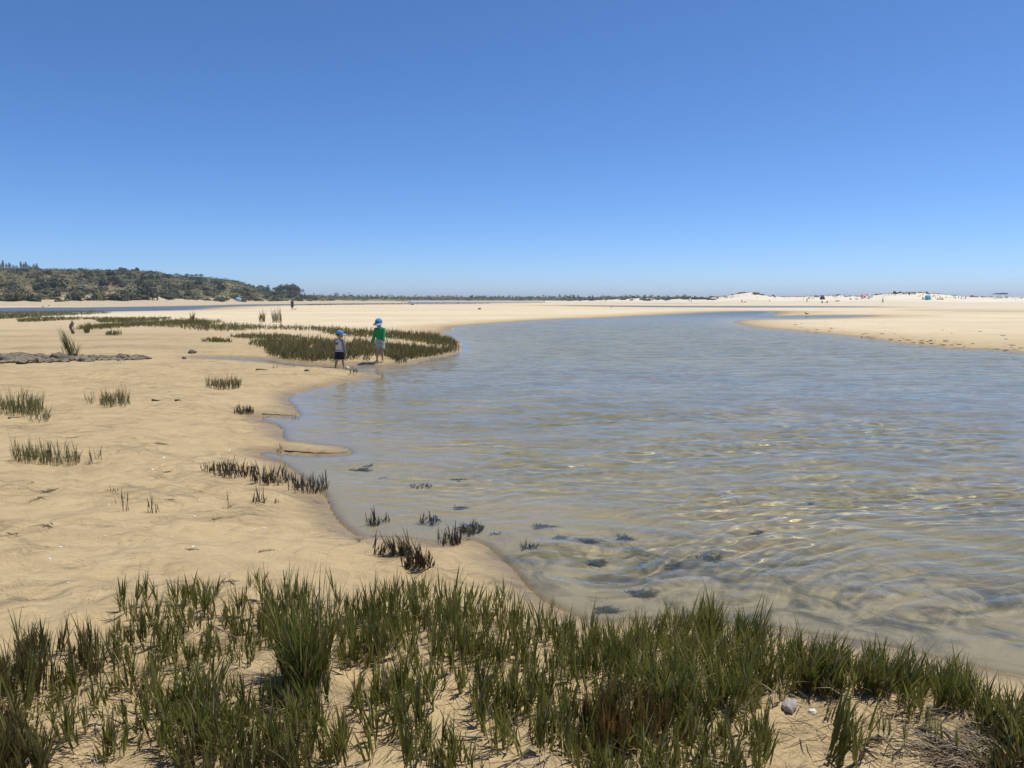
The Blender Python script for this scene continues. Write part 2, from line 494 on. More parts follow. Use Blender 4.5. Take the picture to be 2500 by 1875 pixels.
# ------------------------------------------------------------------ ground
def ground_material():
    m, nt, out = new_mat('sand')
    P = coords(nt, 'Object')
    z = N(nt, 'ShaderNodeSeparateXYZ', i_0=P).outputs[2]
    dryn = attr(nt, 'dry'); farn = attr(nt, 'far'); wet_shade = attr(nt, 'wet')
    n1 = noise(nt, 0.55, 5, 0.6, P); n2 = noise(nt, 7.0, 5, 0.65, P); n3 = noise(nt, 160.0, 3, 0.7, P)
    c = ramp(nt, n1, [(0.25, (0.47, 0.352, 0.186)), (0.75, (0.53, 0.408, 0.225))])
    c = mixc(nt, mth(nt, 'MULTIPLY', ramp(nt, n2, [(0.38, 0.0), (0.62, 1.0)]), 0.35), c, (0.39, 0.292, 0.155))
    c = mixc(nt, mth(nt, 'MULTIPLY', ramp(nt, n3, [(0.35, 1.0), (0.55, 0.0)]), 0.22), c, (0.31, 0.225, 0.12))
    mpb = N(nt, 'ShaderNodeMapping', i_Vector=P, i_Scale=(0.5, 1.0, 1.0), i_Rotation=(0, 0, 0.2)).outputs[0]
    c = mixc(nt, mth(nt, 'MULTIPLY', ramp(nt, noise(nt, 4.2, 5, 0.68, mpb, 0.5), [(0.46, 0.0), (0.60, 1.0)]), 0.75), c, (0.385, 0.285, 0.155))
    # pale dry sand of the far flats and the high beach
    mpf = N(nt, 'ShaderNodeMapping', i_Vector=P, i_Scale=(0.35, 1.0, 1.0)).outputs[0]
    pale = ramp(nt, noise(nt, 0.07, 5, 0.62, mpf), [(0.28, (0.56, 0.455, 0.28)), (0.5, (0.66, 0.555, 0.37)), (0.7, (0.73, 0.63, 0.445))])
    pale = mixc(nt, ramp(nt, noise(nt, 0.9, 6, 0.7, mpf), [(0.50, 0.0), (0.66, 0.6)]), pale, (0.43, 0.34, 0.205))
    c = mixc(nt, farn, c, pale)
    # damp sand beside the water, plus the painted ledge shading
    damp = mth(nt, 'MULTIPLY', wet_shade, 0.9)
    c = mixc(nt, damp, c, mixc(nt, 1.0, c, (0.62, 0.60, 0.58), 'MULTIPLY'))
    c = mixc(nt, mth(nt, 'MULTIPLY', attr(nt, 'under'), 1.0), c, ramp(nt, n1, [(0.25, (0.44, 0.365, 0.215)), (0.75, (0.54, 0.45, 0.28))]))
    # bed of the pool: sand with a thin olive film of algae in patches
    dep = attr(nt, 'depth')
    bedn = noise(nt, 0.9, 5, 0.62, P, 0.6)
    film = mth(nt, 'MULTIPLY', ramp(nt, bedn, [(0.34, 0.0), (0.60, 1.0)]), dep)
    c = mixc(nt, mth(nt, 'MULTIPLY', film, 0.62), c, (0.26, 0.235, 0.095))
    c = mixc(nt, attr(nt, 'mud'), c, (0.10, 0.10, 0.075))
    weed = mth(nt, 'MULTIPLY', attr(nt, 'weed'), ramp(nt, noise(nt, 3.2, 6, 0.66, P, 1.0), [(0.43, 0.0), (0.62, 1.0)]))
    c = mixc(nt, mth(nt, 'MULTIPLY', weed, 0.8), c, (0.10, 0.10, 0.06))
    p = N(nt, 'ShaderNodeBsdfPrincipled')
    p.inputs['Specular IOR Level'].default_value = 0.25
    nt.links.new(c, p.inputs['Base Color'])
    nt.links.new(mixc(nt, damp, (0.95, 0.95, 0.95), (0.42, 0.42, 0.42)), p.inputs['Roughness'])
    near = mth(nt, 'SUBTRACT', 1.0, farn)
    hsum = mth(nt, 'ADD', mth(nt, 'MULTIPLY', n2, 0.9), mth(nt, 'MULTIPLY', n3, 0.10))
    hsum = mth(nt, 'ADD', hsum, mth(nt, 'MULTIPLY', noise(nt, 38, 4, 0.6, P), 0.30))
    b = N(nt, 'ShaderNodeBump', i_Distance=0.06)
    nt.links.new(mth(nt, 'MULTIPLY', near, 0.8), b.inputs['Strength'])
    nt.links.new(hsum, b.inputs['Height'])
    # tide ripples: gentle backs, steep faces towards the viewer's side, broken up by noise
    mr = N(nt, 'ShaderNodeMapping', i_Vector=P, i_Rotation=(0, 0, math.radians(-70 + 180)))
    wv = N(nt, 'ShaderNodeTexWave', wave_type='BANDS', bands_direction='X', wave_profile='SAW', i_Scale=1.35, i_Distortion=7.0, i_Detail=3.0)
    wv.inputs['Detail Scale'].default_value = 1.1; wv.inputs['Detail Roughness'].default_value = 0.6
    nt.links.new(mr.outputs[0], wv.inputs['Vector'])
    patch = mth(nt, 'MULTIPLY', ramp(nt, noise(nt, 1.1, 3, 0.6, P), [(0.38, 0.15), (0.58, 1.0)]), near)
    patch = mth(nt, 'MULTIPLY', patch, mth(nt, 'SUBTRACT', 1.0, attr(nt, 'under')))
    b0 = b
    b = N(nt, 'ShaderNodeBump', i_Distance=0.21)
    nt.links.new(b0.outputs[0], b.inputs['Normal'])
    nt.links.new(patch, b.inputs['Strength'])
    nt.links.new(wv.outputs['Fac'], b.inputs['Height'])
    nt.links.new(b.outputs[0], p.inputs['Normal'])
    nt.links.new(p.outputs[0], out.inputs[0])
    return m

gx, gy, gq = polar_grid([(0.5, 2.2, 0.02), (2.2, 40, 0.0055), (40, 1500, 0.008)], math.radians(40), 0.0052, math.radians(110), 40)
gz = height(gx, gy)
gr = np.hypot(gx, gy)
gz = np.where(gr > 900, gz - sstep(900, 1500, gr) * 2.5, gz)
_sd = poly_sd(gx, gy, POOL)
_f = gr > 45
for W in WATERS: _sd[_f] = np.maximum(_sd[_f], poly_sd(gx[_f], gy[_f], W))
a_depth = sstep(0.05, 0.35, -gz)
a_wet_shade = np.where(_sd > 0, 1.0, 1 - sstep(0.0, 1.0, (-_sd) / (0.16 + 0.22 * np.clip(fbm(gx * 0.9, gy * 0.9, 2, 61) + 0.5, 0, 2) + 0.02 * gr)))
a_wet_shade = np.maximum(a_wet_shade, 0.8 * sstep(-0.3, 0.8, poly_sd(gx, gy, ROCKBED)))
for W in WETS: a_wet_shade = np.maximum(a_wet_shade, 0.75 * sstep(-1.5, 3.0, poly_sd(gx, gy, W)) * (0.75 + 0.5 * perlin(gx * 0.08, gy * 0.2, 65)))
for lx, ly, hh, ww in LEDGE_W:      # dark band painted along each low ledge, for its faint step shading
    yl = np.interp(gx, lx, ly) + 0.5 * fbm(gx * 0.5, gy * 0.15, 2, 41)
    a_wet_shade = np.maximum(a_wet_shade, 0.55 * np.exp(-((gy - yl + 0.1 * ww) / (1.1 * ww)) ** 2) * (1 - sstep(lx[-1] - 2.5, lx[-1], gx)) * np.clip(0.75 + 0.9 * fbm(gx * 0.35, gy * 0.5, 2, 67), 0, 1))
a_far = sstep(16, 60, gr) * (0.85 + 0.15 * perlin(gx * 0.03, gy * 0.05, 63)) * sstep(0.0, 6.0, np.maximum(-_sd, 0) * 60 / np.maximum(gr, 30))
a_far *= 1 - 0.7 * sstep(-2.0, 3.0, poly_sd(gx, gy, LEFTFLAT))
wx, wy = on_plane(np.array([1560., 2000., 2400.]), np.array([1440., 1500., 1560.]), -0.2)
a_weed = np.zeros_like(gx)
for k, (rx_, ry_) in enumerate(((1.1, 0.8), (1.7, 0.7), (1.6, 0.7))):
    a_weed = np.maximum(a_weed, 1 - sstep(0.5, 1.3, np.hypot((gx - wx[k]) / rx_, (gy - wy[k]) / ry_)))
M_SAND = ground_material()
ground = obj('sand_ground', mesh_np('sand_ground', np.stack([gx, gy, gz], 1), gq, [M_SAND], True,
             {'dry': np.maximum(-_sd, 0), 'wet': a_wet_shade, 'far': a_far, 'depth': a_depth, 'weed': a_weed, 'under': sstep(0.0, 0.12, _sd), 'mud': 0.9 * sstep(0.3, 2.0, _sd) * sstep(60, 110, gr)}))
tag(ground, kind='structure')
ground.cycles.is_caustics_receiver = True

# ------------------------------------------------------------------ water
def water_material():
    m, nt, out = new_mat('water')
    P = coords(nt, 'Object')
    mp = N(nt, 'ShaderNodeMapping', i_Vector=P, i_Scale=(1.0, 2.6, 1.0), i_Rotation=(0, 0, 0.12))
    v = mp.outputs[0]
    h = mth(nt, 'ADD', mth(nt, 'MULTIPLY', noise(nt, 1.6, 3, 0.55, v, 0.4), 1.0), mth(nt, 'MULTIPLY', noise(nt, 5.5, 3, 0.55, v, 0.3), 0.35))
    h = mth(nt, 'ADD', h, mth(nt, 'MULTIPLY', noise(nt, 17.0, 3, 0.55, v), 0.13))
    b = N(nt, 'ShaderNodeBump', i_Distance=0.10)
    nt.links.new(mth(nt, 'MULTIPLY', attr(nt, 'chop'), 0.6), b.inputs['Strength'])
    nt.links.new(h, b.inputs['Height'])
    fr = N(nt, 'ShaderNodeFresnel', i_IOR=1.333)
    nt.links.new(b.outputs[0], fr.inputs['Normal'])
    gl = N(nt, 'ShaderNodeBsdfGlossy')
    nt.links.new(attr(nt, 'sheen'), gl.inputs['Roughness'])
    nt.links.new(b.outputs[0], gl.inputs['Normal'])
    rf = N(nt, 'ShaderNodeBsdfRefraction', i_Roughness=0.0, i_IOR=1.333)
    rf.inputs[0].default_value = (0.98, 1.0, 0.99, 1)
    bf = N(nt, 'ShaderNodeBump', i_Distance=0.10)
    nt.links.new(mth(nt, 'MULTIPLY', attr(nt, 'farchop'), 0.5), bf.inputs['Strength'])
    nt.links.new(h, bf.inputs['Height'])
    nt.links.new(bf.outputs[0], rf.inputs['Normal'])
    mx = nt.nodes.new('ShaderNodeMixShader')
    nt.links.new(fr.outputs[0], mx.inputs[0]); nt.links.new(rf.outputs[0], mx.inputs[1]); nt.links.new(gl.outputs[0], mx.inputs[2])
    nt.links.new(mx.outputs[0], out.inputs[0])
    return m

wxg, wyg, wq = polar_grid([(1.2, 2.4, 0.02), (2.4, 14, 0.0035), (14, 60, 0.008), (60, 9000, 0.03)], math.radians(38), 0.0035, math.radians(100), 30)
wr = np.hypot(wxg, wyg)
wd = np.zeros_like(wxg)
nearw = wr < 140
wd[nearw] = -height(wxg[nearw], wyg[nearw], False)
wd[~nearw] = 0.5
amp = sstep(0.008, 0.10, wd) * (1 - sstep(40, 90, wr))
# low swell refracting round the spit, plus crossing chop
ang = 0.10 + 0.5 * (1 - sstep(3.5, 8.0, wyg)) * sstep(0, 3.0, wxg)
ux, uy = np.sin(ang), np.cos(ang)
warp = 1.1 * fbm(wxg * 0.22, wyg * 0.22, 2, 71)
s1 = np.sin((wyg * 1.0 - 0.16 * wxg + warp) * 2 * np.pi / 1.15)
s1 = np.sign(s1) * np.abs(s1) ** 0.8
wz = 0.0085 * s1 * (0.35 + 0.65 * sstep(-0.3, 0.4, fbm(wxg * 0.16, wyg * 0.35, 2, 72)))
wz += 0.004 * np.sin((wyg * 0.9 + 0.42 * wxg + 1.3 * fbm(wxg * 0.4, wyg * 0.4, 2, 73)) * 2 * np.pi / 0.62)
wz += 0.010 * fbm(wxg * 0.8, wyg * 1.6, 2, 74) + 0.0042 * fbm(wxg * 2.4, wyg * 4.2, 2, 76)
rip = (0.35 + 0.65 * sstep(-0.35, 0.35, fbm(wxg * 0.4, wyg * 0.7, 2, 79))) * (1 - sstep(9, 20, wr))
bend = 0.55 * (1 - sstep(3.0, 7.5, wyg)) * sstep(0.2, 2.5, wxg)      # wavelets turn in towards the bank
wrp = 0.34 * fbm(wxg * 0.7, wyg * 0.7, 2, 77) + 0.10 * fbm(wxg * 2.0, wyg * 2.0, 1, 78)
rw = np.random.default_rng(88)
for lam, da in ((0.13, 0.30), (0.17, -0.22), (0.22, 0.05), (0.27, -0.38), (0.34, 0.20), (0.45, -0.08)):
    aa = math.pi / 2 + 0.13 + da + bend
    wz += 0.0100 * lam * rip * np.sin((wxg * np.cos(aa) + wyg * np.sin(aa) + wrp) * 2 * np.pi / lam + rw.random() * 6.28)
wz += 0.0105 * rip * fbm(wxg * 5.0, wyg * 7.5, 2, 78)
wz *= np.maximum(amp, 0.04)
M_WATER = water_material()
wq = wq[(wd[wq].min(1) > 0.007) | (wr[wq].max(1) > 60) & (wd[wq].max(1) > -0.06)]
water = obj('water', mesh_np('water', np.stack([wxg, wyg, wz], 1), wq, [M_WATER], True, {'farchop': sstep(9, 30, wr) * np.maximum(np.maximum(amp, sstep(50, 90, wr)), 0.05), 'chop': (0.20 + 0.80 * sstep(8, 26, wr)) * np.maximum(np.maximum(amp, sstep(50, 90, wr)), 0.05), 'sheen': 0.02 + 0.22 * sstep(30, 150, wr)}))
tag(water, kind='structure')
water.cycles.is_caustics_caster = True

# ------------------------------------------------------------------ far land: hill, ridges, dunes
def interp_cols(cols, px):
    c = np.array(cols, float)
    return [np.interp(px, c[:, 0], c[:, k]) for k in range(1, c.shape[1])]

class Ridge:
    """terrain strip seen along bearings px: cols = (px, D_start, D_foot, z_foot, D_crest, skyline row, D_back)"""
    def __init__(s, cols, drop=0.0, rough=0.5, seed=0, pw=0.85):
        s.cols, s.drop, s.rough, s.seed, s.pw = cols, drop, rough, seed, pw
    def point(s, px, t):
        """t: -1 start, 0 foot, 1 crest, 2 back"""
        px, t = np.asarray(px, float), np.asarray(t, float)
        Ds, Df, zf, Dc, sy, Db = interp_cols(s.cols, px)
        zc = CAM_H + (HORIZON - sy) / F * Dc - s.drop
        D = np.where(t < 0, Ds + (Df - Ds) * (t + 1), np.where(t < 1, Df + (Dc - Df) * t, Dc + (Db - Dc) * (t - 1)))
        tt = np.clip(t, 0, 1)
        z = np.where(t < 0, -0.35 + (zf + 0.35) * (t + 1), np.where(t < 1, zf + (zc - zf) * tt ** s.pw, zc - 0.25 * (zc) * (np.clip(t, 1, 2) - 1) ** 1.5))
        x = (px - 1250) / F * D
        amp = s.rough * sstep(-0.6, 0.3, t) * (1 - 0.75 * np.exp(-((t - 1) / 0.18) ** 2))
        z = z + amp * fbm(x * 0.05, D * 0.05, 3, s.seed) + 0.15 * s.rough * fbm(x * 0.25, D * 0.25, 2, s.seed + 9)
        return x, D, z
    def mesh(s, name, mat, px0, px1, step, rows=(10, 26, 8), attrs=None):
        px = np.arange(px0, px1 + 1e-6, step)
        t = np.concatenate([np.linspace(-1, 0, rows[0], endpoint=False), np.linspace(0, 1, rows[1], endpoint=False), np.linspace(1, 2, rows[2])])
        T, PX = np.meshgrid(t, px, indexing='ij')
        x, y, z = s.point(PX.ravel(), T.ravel())
        a, b = len(t), len(px)
        idx = np.arange(a * b).reshape(a, b)
        q = np.stack([idx[:-1, :-1], idx[:-1, 1:], idx[1:, 1:], idx[1:, :-1]], -1).reshape(-1, 4)
        me = mesh_np(name, np.stack([x, y, z], 1), q, [mat], True, {'slope': T.ravel()})
        o = obj(name, me)
        tag(o, kind='structure')
        return o

def scrub_ground():
    m, nt, out = new_mat('scrub_soil')
    P = coords(nt); t = attr(nt, 'slope')
    n = noise(nt, 0.09, 6, 0.6, P)
    c = ramp(nt, n, [(0.30, (0.10, 0.105, 0.05)), (0.48, (0.16, 0.14, 0.07)), (0.58, (0.25, 0.19, 0.11)), (0.72, (0.30, 0.22, 0.13))])
    sand = ramp(nt, noise(nt, 0.4, 4, 0.6, P), [(0.3, (0.46, 0.37, 0.24)), (0.7, (0.55, 0.455, 0.31))])
    edge = mth(nt, 'ADD', t, mth(nt, 'MULTIPLY', mth(nt, 'SUBTRACT', noise(nt, 0.25, 4, 0.6, P), 0.5), 0.55))
    c = mixc(nt, ramp(nt, edge, [(0.02, 0.0), (0.09, 1.0)]), sand, c)
    p = N(nt, 'ShaderNodeBsdfPrincipled', i_Roughness=0.95); p.inputs['Specular IOR Level'].default_value = 0.1
    nt.links.new(c, p.inputs['Base Color'])
    nt.links.new(bump(nt, noise(nt, 1.5, 5, 0.65, P), 0.8, 0.5), p.inputs['Normal'])
    nt.links.new(p.outputs[0], out.inputs[0])
    return m

def dune_sand():
    m, nt, out = new_mat('dune_sand')
    P = coords(nt)
    n = noise(nt, 0.07, 5, 0.6, P)
    c = ramp(nt, n, [(0.3, (0.66, 0.575, 0.43)), (0.7, (0.76, 0.685, 0.54))])
    c = mixc(nt, ramp(nt, noise(nt, 0.9, 5, 0.7, P), [(0.62, 0.0), (0.72, 0.5)]), c, (0.36, 0.29, 0.18))
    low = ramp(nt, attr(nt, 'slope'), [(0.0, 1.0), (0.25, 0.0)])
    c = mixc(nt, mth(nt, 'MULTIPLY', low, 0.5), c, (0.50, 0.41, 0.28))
    p = N(nt, 'ShaderNodeBsdfPrincipled', i_Roughness=0.95); p.inputs['Specular IOR Level'].default_value = 0.1
    nt.links.new(c, p.inputs['Base Color'])
    nt.links.new(bump(nt, noise(nt, 0.5, 5, 0.6, P), 0.5, 0.6), p.inputs['Normal'])
    nt.links.new(p.outputs[0], out.inputs[0])
    return m

M_SCRUB = scrub_ground(); M_DUNE = dune_sand()
HILL = Ridge([(-900,150,215,1.3,360,650,480),(-300,155,225,1.3,390,650,520),(0,170,232,1.3,400,654,540),(100,174,236,1.3,400,655,540),(170,178,240,1.4,400,655,540),(250,182,246,1.4,400,658,540),
              (330,190,254,1.4,400,660,540),(395,198,264,1.3,400,663,540),(430,205,272,1.3,410,674,540),(500,225,290,1.2,420,677,540),(550,250,305,1.2,430,680,540),
              (590,275,325,1.1,440,686,550),(615,285,340,1.1,450,695,560),(640,282,345,1.1,460,703,570),(680,280,360,1.1,480,715,600),(740,285,390,1.1,520,721,640),
              (800,300,430,1.0,560,724,680),(880,330,480,0.9,600,727,720),(1000,370,540,0.7,680,730,800)], drop=1.0, rough=1.4, seed=101)
HILL.mesh('scrub_hill', M_SCRUB, -900, 1000, 6)
BACK = Ridge([(-900,560,700,6,900,650,1000),(0,560,700,6,900,656,1000),(100,560,700,6,900,658,1000),(300,560,700,6,900,670,1000),(430,560,700,5,900,678,1000),
              (520,580,700,4,900,679,1000),(560,600,720,3,900,692,1000),(640,640,760,2,900,712,1000),(760,700,800,1,900,727,1000)], drop=0.0, rough=0.5, seed=111)
BACK.mesh('back_ridge', M_SCRUB, -900, 760, 12, (4, 12, 4))
FARR = Ridge([(560,620,680,1.0,800,729,1000),(760,620,700,1.0,820,728,1000),(900,620,720,1.0,840,729.5,1000),(1000,620,740,1.0,860,731,1000),(1200,620,740,1.0,860,731,1000),(1400,560,700,1.0,820,732,1000),
              (1600,500,640,1.0,760,732,900),(1700,480,600,1.0,740,733,900)], drop=0.0, rough=0.4, seed=121)
FARR.mesh('far_shore', M_SCRUB, 560, 1700, 12, (4, 10, 4))
DUNE = Ridge([(1330,430,500,0.4,560,736,640),(1380,410,470,0.7,540,735.5,640),(1450,380,440,0.9,500,732,600),(1500,365,425,0.9,480,728.5,580),(1560,350,415,0.9,470,728,580),(1600,340,405,0.9,460,729.5,580),(1650,330,395,0.9,450,728.5,560),(1720,320,385,0.9,440,727.5,560),
              (1760,312,380,0.9,435,724,550),(1800,302,372,0.9,430,717,540),(1830,295,365,0.9,425,714,540),(1850,290,360,0.9,420,718,530),(1872,285,355,0.9,415,723,520),(1900,275,350,0.9,410,724.5,500),(1950,255,335,0.9,400,725,490),
              (1985,240,325,0.9,395,723,480),(2040,215,305,0.9,385,721,470),(2080,195,290,0.9,375,723,460),(2120,178,270,0.9,365,722,450),(2160,165,255,0.9,350,717.5,440),(2200,160,245,0.9,340,715.5,430),
              (2240,157,240,0.9,335,715,430),(2280,153,235,0.9,330,718,420),(2320,150,230,0.9,325,722,410),(2360,147,225,0.9,320,724.5,400),(2420,143,220,0.9,315,726,400),(2500,138,215,0.9,310,727.5,390),
              (2700,130,205,0.9,300,728,380),(3400,120,195,0.9,290,728,380)], drop=0.0, rough=0.5, seed=131, pw=1.0)
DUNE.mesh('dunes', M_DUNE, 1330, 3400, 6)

# ------------------------------------------------------------------ foliage builders
def leaf_cloud(centres, radii, n, size, seed, up=0.25, squash=1.0):
    """leaf-sized quads spread over and through a set of lobes -> V, quads, tint"""
    r = np.random.default_rng(seed)
    k = r.choice(len(centres), n, p=(radii[:, 0] ** 2) / (radii[:, 0] ** 2).sum())
    d = r.normal(size=(n, 3)); d /= np.linalg.norm(d, axis=1)[:, None]
    d[:, 2] = np.where((d[:, 2] < -0.2) & (r.random(n) < 0.7), -d[:, 2], d[:, 2])
    rad = (0.62 + 0.42 * r.random(n) ** 0.6)[:, None]
    c = centres[k] + d * radii[k] * rad
    nrm = d + 0.6 * r.normal(size=(n, 3)) + np.array([0, 0, up]); nrm /= np.linalg.norm(nrm, axis=1)[:, None]
    a = np.cross(nrm, r.normal(size=(n, 3))); a /= np.linalg.norm(a, axis=1)[:, None]
    b = np.cross(nrm, a)
    s = (size * (0.6 + 0.8 * r.random(n)))[:, None]
    V = np.stack([c - a * s, c - b * s * 0.5, c + a * s, c + b * s * 0.5], 1).reshape(-1, 3)
    Q = np.arange(4 * n).reshape(n, 4)
    lobe_t = r.random(len(centres))
    tint = np.repeat(np.clip(0.45 * lobe_t[k] + 0.45 * r.random(n), 0, 0.84), 4)
    return V, Q, tint

M_SH = [leafy('shrub_olive', (0.125, 0.132, 0.068), (0.225, 0.22, 0.115), 0.25, 0.7),
        leafy('shrub_dark', (0.075, 0.092, 0.06), (0.132, 0.15, 0.09), 0.2, 0.7),
        leafy('shrub_grey', (0.105, 0.12, 0.08), (0.18, 0.19, 0.13), 0.25, 0.7),
        leafy('shrub_brown', (0.13, 0.10, 0.06), (0.23, 0.18, 0.11), 0.2, 0.8),
        leafy('tree_leaf', (0.034, 0.05, 0.026), (0.07, 0.088, 0.042), 0.2, 0.6)]
M_BARK = simple('bark', (0.09, 0.065, 0.045), 0.9, 0.35, 20, 0.5, 0.02)

def shrub_mesh(name, seed, mat, nlob=6, n=420, size=0.16, flat=0.7):
    """a shrub about 2 m across, standing on z = 0"""
    r = np.random.default_rng(seed)
    a = r.random(nlob) * 6.283; q = r.random(nlob) ** 0.5 * 0.62
    hgt = (0.35 + 0.55 * r.random(nlob)) * flat * (1.15 - q)
    cen = np.stack([np.cos(a) * q, np.sin(a) * q, hgt], 1)
    rr = 0.30 + 0.22 * r.random(nlob)
    rad = np.stack([rr, rr, rr * (0.7 + 0.3 * flat)], 1)
    V, Q, t = leaf_cloud(cen, rad, n, size, seed + 1)
    V[:, 2] = np.maximum(V[:, 2], -0.05)
    return mesh_np(name, V, Q, [mat], True, {'tint': t})

SHRUBS = [[shrub_mesh('shrub', 200 + 10 * k + j, M_SH[k], 5 + j, 460, 0.17, 0.6 + 0.15 * j) for j in range(3)] for k in range(4)]
TONE = ['olive green', 'dark green', 'grey green', 'dry brown']
rs = np.random.default_rng(42)
def hill_tone(px, py):
    w = np.array([1.0, 0.55, 0.5, 0.25])
    if 110 < px < 270 and 662 < py < 702: w = np.array([0.5, 0.2, 0.35, 1.3])
    if 200 < px < 480 and py < 705: w = np.array([0.55, 1.4, 0.5, 0.3]) if px > 255 else w
    if px < 140 and py > 690: w = np.array([1.5, 0.6, 0.6, 0.1])
    if px > 480: w = np.array([0.9, 1.1, 0.5, 0.15])
    return rs.choice(4, p=w / w.sum())
count = 0
def put_shrub(x, y, z, w, h, k, where, group):
    o = obj('shrub', SHRUBS[k][rs.integers(3)], None, (x, y, z - 0.12 * h), (0, 0, rs.random() * 6.28), (w / 2, w / 2, h / 1.25))
    tag(o, '%s %s shrub %s' % ('wide' if w > 4.6 else 'small' if w < 3.3 else 'rounded', TONE[k], where), 'shrub', group)
    return o
# shrubs that stand out on the slope
for px, py, wpx, hpx, k in [(142,684,52,46,1),(108,698,44,34,1),(312,716,58,52,1),(365,706,62,60,2),(215,674,26,20,1),(232,668,22,18,1),(286,668,36,24,1),(330,676,40,28,1),(376,672,44,30,0),
                            (262,686,30,22,1),(350,690,44,30,1),(60,712,60,40,0),(30,724,56,40,0),(190,716,46,38,0),(250,716,44,36,0),(460,694,40,26,1),(545,697,26,26,1),(425,707,46,34,0),(480,712,44,30,0),
                            (605,706,26,28,1),(340,729,64,20,3),(90,728,40,26,1),(10,690,50,30,0),(520,713,40,24,0)]:
    Df, Dc = interp_cols(HILL.cols, px)[1], interp_cols(HILL.cols, px)[3]
    ts = np.linspace(0, 1, 80)
    hx, hy, hz = HILL.point(np.full(80, float(px)), ts)
    _, yy = to_px(hx, hy, hz)
    i = int(np.argmin(np.abs(yy - (py + hpx * 0.42))))
    w = wpx / F * hy[i]; h = hpx / F * hy[i]
    put_shrub(hx[i], hy[i], hz[i], w, h, k, 'standing out %s of the scrubby hill' % ('near the foot' if py > 705 else 'on the crest' if py < 676 else 'half way up the slope'), 'large shrubs on the hill slope')
# the rest of the shrubs one can tell apart
for i in range(250):
    px = rs.uniform(-60, 780) if rs.random() < 0.85 else rs.uniform(0, 420)
    t = rs.random() ** 0.9
    if i < 46: t = rs.uniform(0.0, 0.05); px = -40 + 860 * (i + rs.random()) / 46
    x, y, z = [float(v) for v in HILL.point(px, t)]
    pxx, pyy = to_px(x, y, z)
    k = hill_tone(px, pyy)
    w = rs.uniform(3.0, 7.0) * (1.15 - 0.35 * t); h = w * rs.uniform(0.42, 0.7)
    if i < 46: w = rs.uniform(2.5, 6.0); h = w * rs.uniform(0.28, 0.45)
    if px > 640: w *= 0.9; h *= 0.8
    put_shrub(x, y, z, w, h, k, 'at the sandy foot of the scrubby hill' if i < 46 else ['low on the scrubby hillside', 'half way up the scrubby hillside', 'high on the scrubby hillside', 'on the low right spur of the scrubby hill'][3 if px > 600 else min(2, int(t * 3))], 'shrubs along the foot of the hill' if i < 46 else 'shrubs on the hillside')

for px, t, w in [(672,.30,7),(684,.42,8),(696,.40,9),(708,.42,9),(720,.40,9),(732,.40,7),(742,.5,6),(690,.6,9),(712,.62,9)]:
    x, y, z = [float(v) for v in HILL.point(px, t)]
    put_shrub(x, y, z, w, w * 0.62, 1, 'beneath the pine grove at the end of the hill', 'shrubs under the pine grove')

def ground_scrub(name, ridge, px0, px1, n, size, mat, label, seed, tmax=1.25, hmax=1.6, tmin=0.02, mask=None):
    r = np.random.default_rng(seed)
    px = r.uniform(px0, px1, n); t = r.uniform(tmin, tmax, n)
    x, y, z = ridge.point(px, t)
    m = fbm(x * 0.09, y * 0.09, 3, seed) + 0.25 * r.normal(size=n)
    keep = m > -0.15
    if mask is not None: keep &= mask(px, t)
    x, y, z, m = x[keep], y[keep], z[keep], m[keep]
    n = len(x)
    z = z + r.random(n) ** 1.3 * hmax * np.clip(0.4 + m, 0.15, 1.2)
    c = np.stack([x + r.normal(size=n) * .3, y + r.normal(size=n) * .3, z], 1)
    nrm = 0.7 * r.normal(size=(n, 3)) + np.array([0, -0.35, 1.0]); nrm /= np.linalg.norm(nrm, axis=1)[:, None]
    a = np.cross(nrm, r.normal(size=(n, 3))); a /= np.linalg.norm(a, axis=1)[:, None]
    b = np.cross(nrm, a); s = (size * (0.5 + r.random(n)))[:, None]
    V = np.stack([c - a * s, c - b * s * 0.6, c + a * s, c + b * s * 0.6], 1).reshape(-1, 3)
    tint = np.repeat(np.clip(0.5 + 0.5 * fbm(x * 0.04, y * 0.04, 2, seed + 4) + 0.2 * r.normal(size=n), 0, 0.84), 4)
    o = obj(name, mesh_np(name, V, np.arange(4 * n).reshape(n, 4), [mat], True, {'tint': tint}))
    tag(o, label, 'scrub', kind='stuff')
    return o
ground_scrub('hill_scrub', HILL, -420, 900, 34000, 0.42, M_SH[0], 'olive green low scrub covering the hillside behind the lagoon', 301)
ground_scrub('dark_scrub', HILL, 180, 900, 15000, 0.42, M_SH[1], 'dark green low scrub on the right part of the hillside', 302, tmin=0.25)
ground_scrub('dry_scrub', HILL, -420, 420, 12000, 0.40, M_SH[3], 'dry brown low scrub and heath on the upper hillside', 303, tmin=0.3, hmax=1.0)
ground_scrub('back_ridge_scrub', BACK, -420, 740, 9000, 1.1, M_SH[1], 'dark scrub along the crest of the ridge behind the hill', 304, tmin=0.5, hmax=2.0)
ground_scrub('far_shore_wood', FARR, 600, 1700, 16000, 1.3, M_SH[1], 'low dark green wood on the far shore of the lagoon', 305, tmin=0.0, tmax=1.4, hmax=4.2)
ground_scrub('far_shore_scrub', FARR, 600, 1700, 9000, 1.1, M_SH[0], 'olive scrub mixed into the low wood of the far shore', 306, tmin=0.0, tmax=1.1, hmax=2.2)

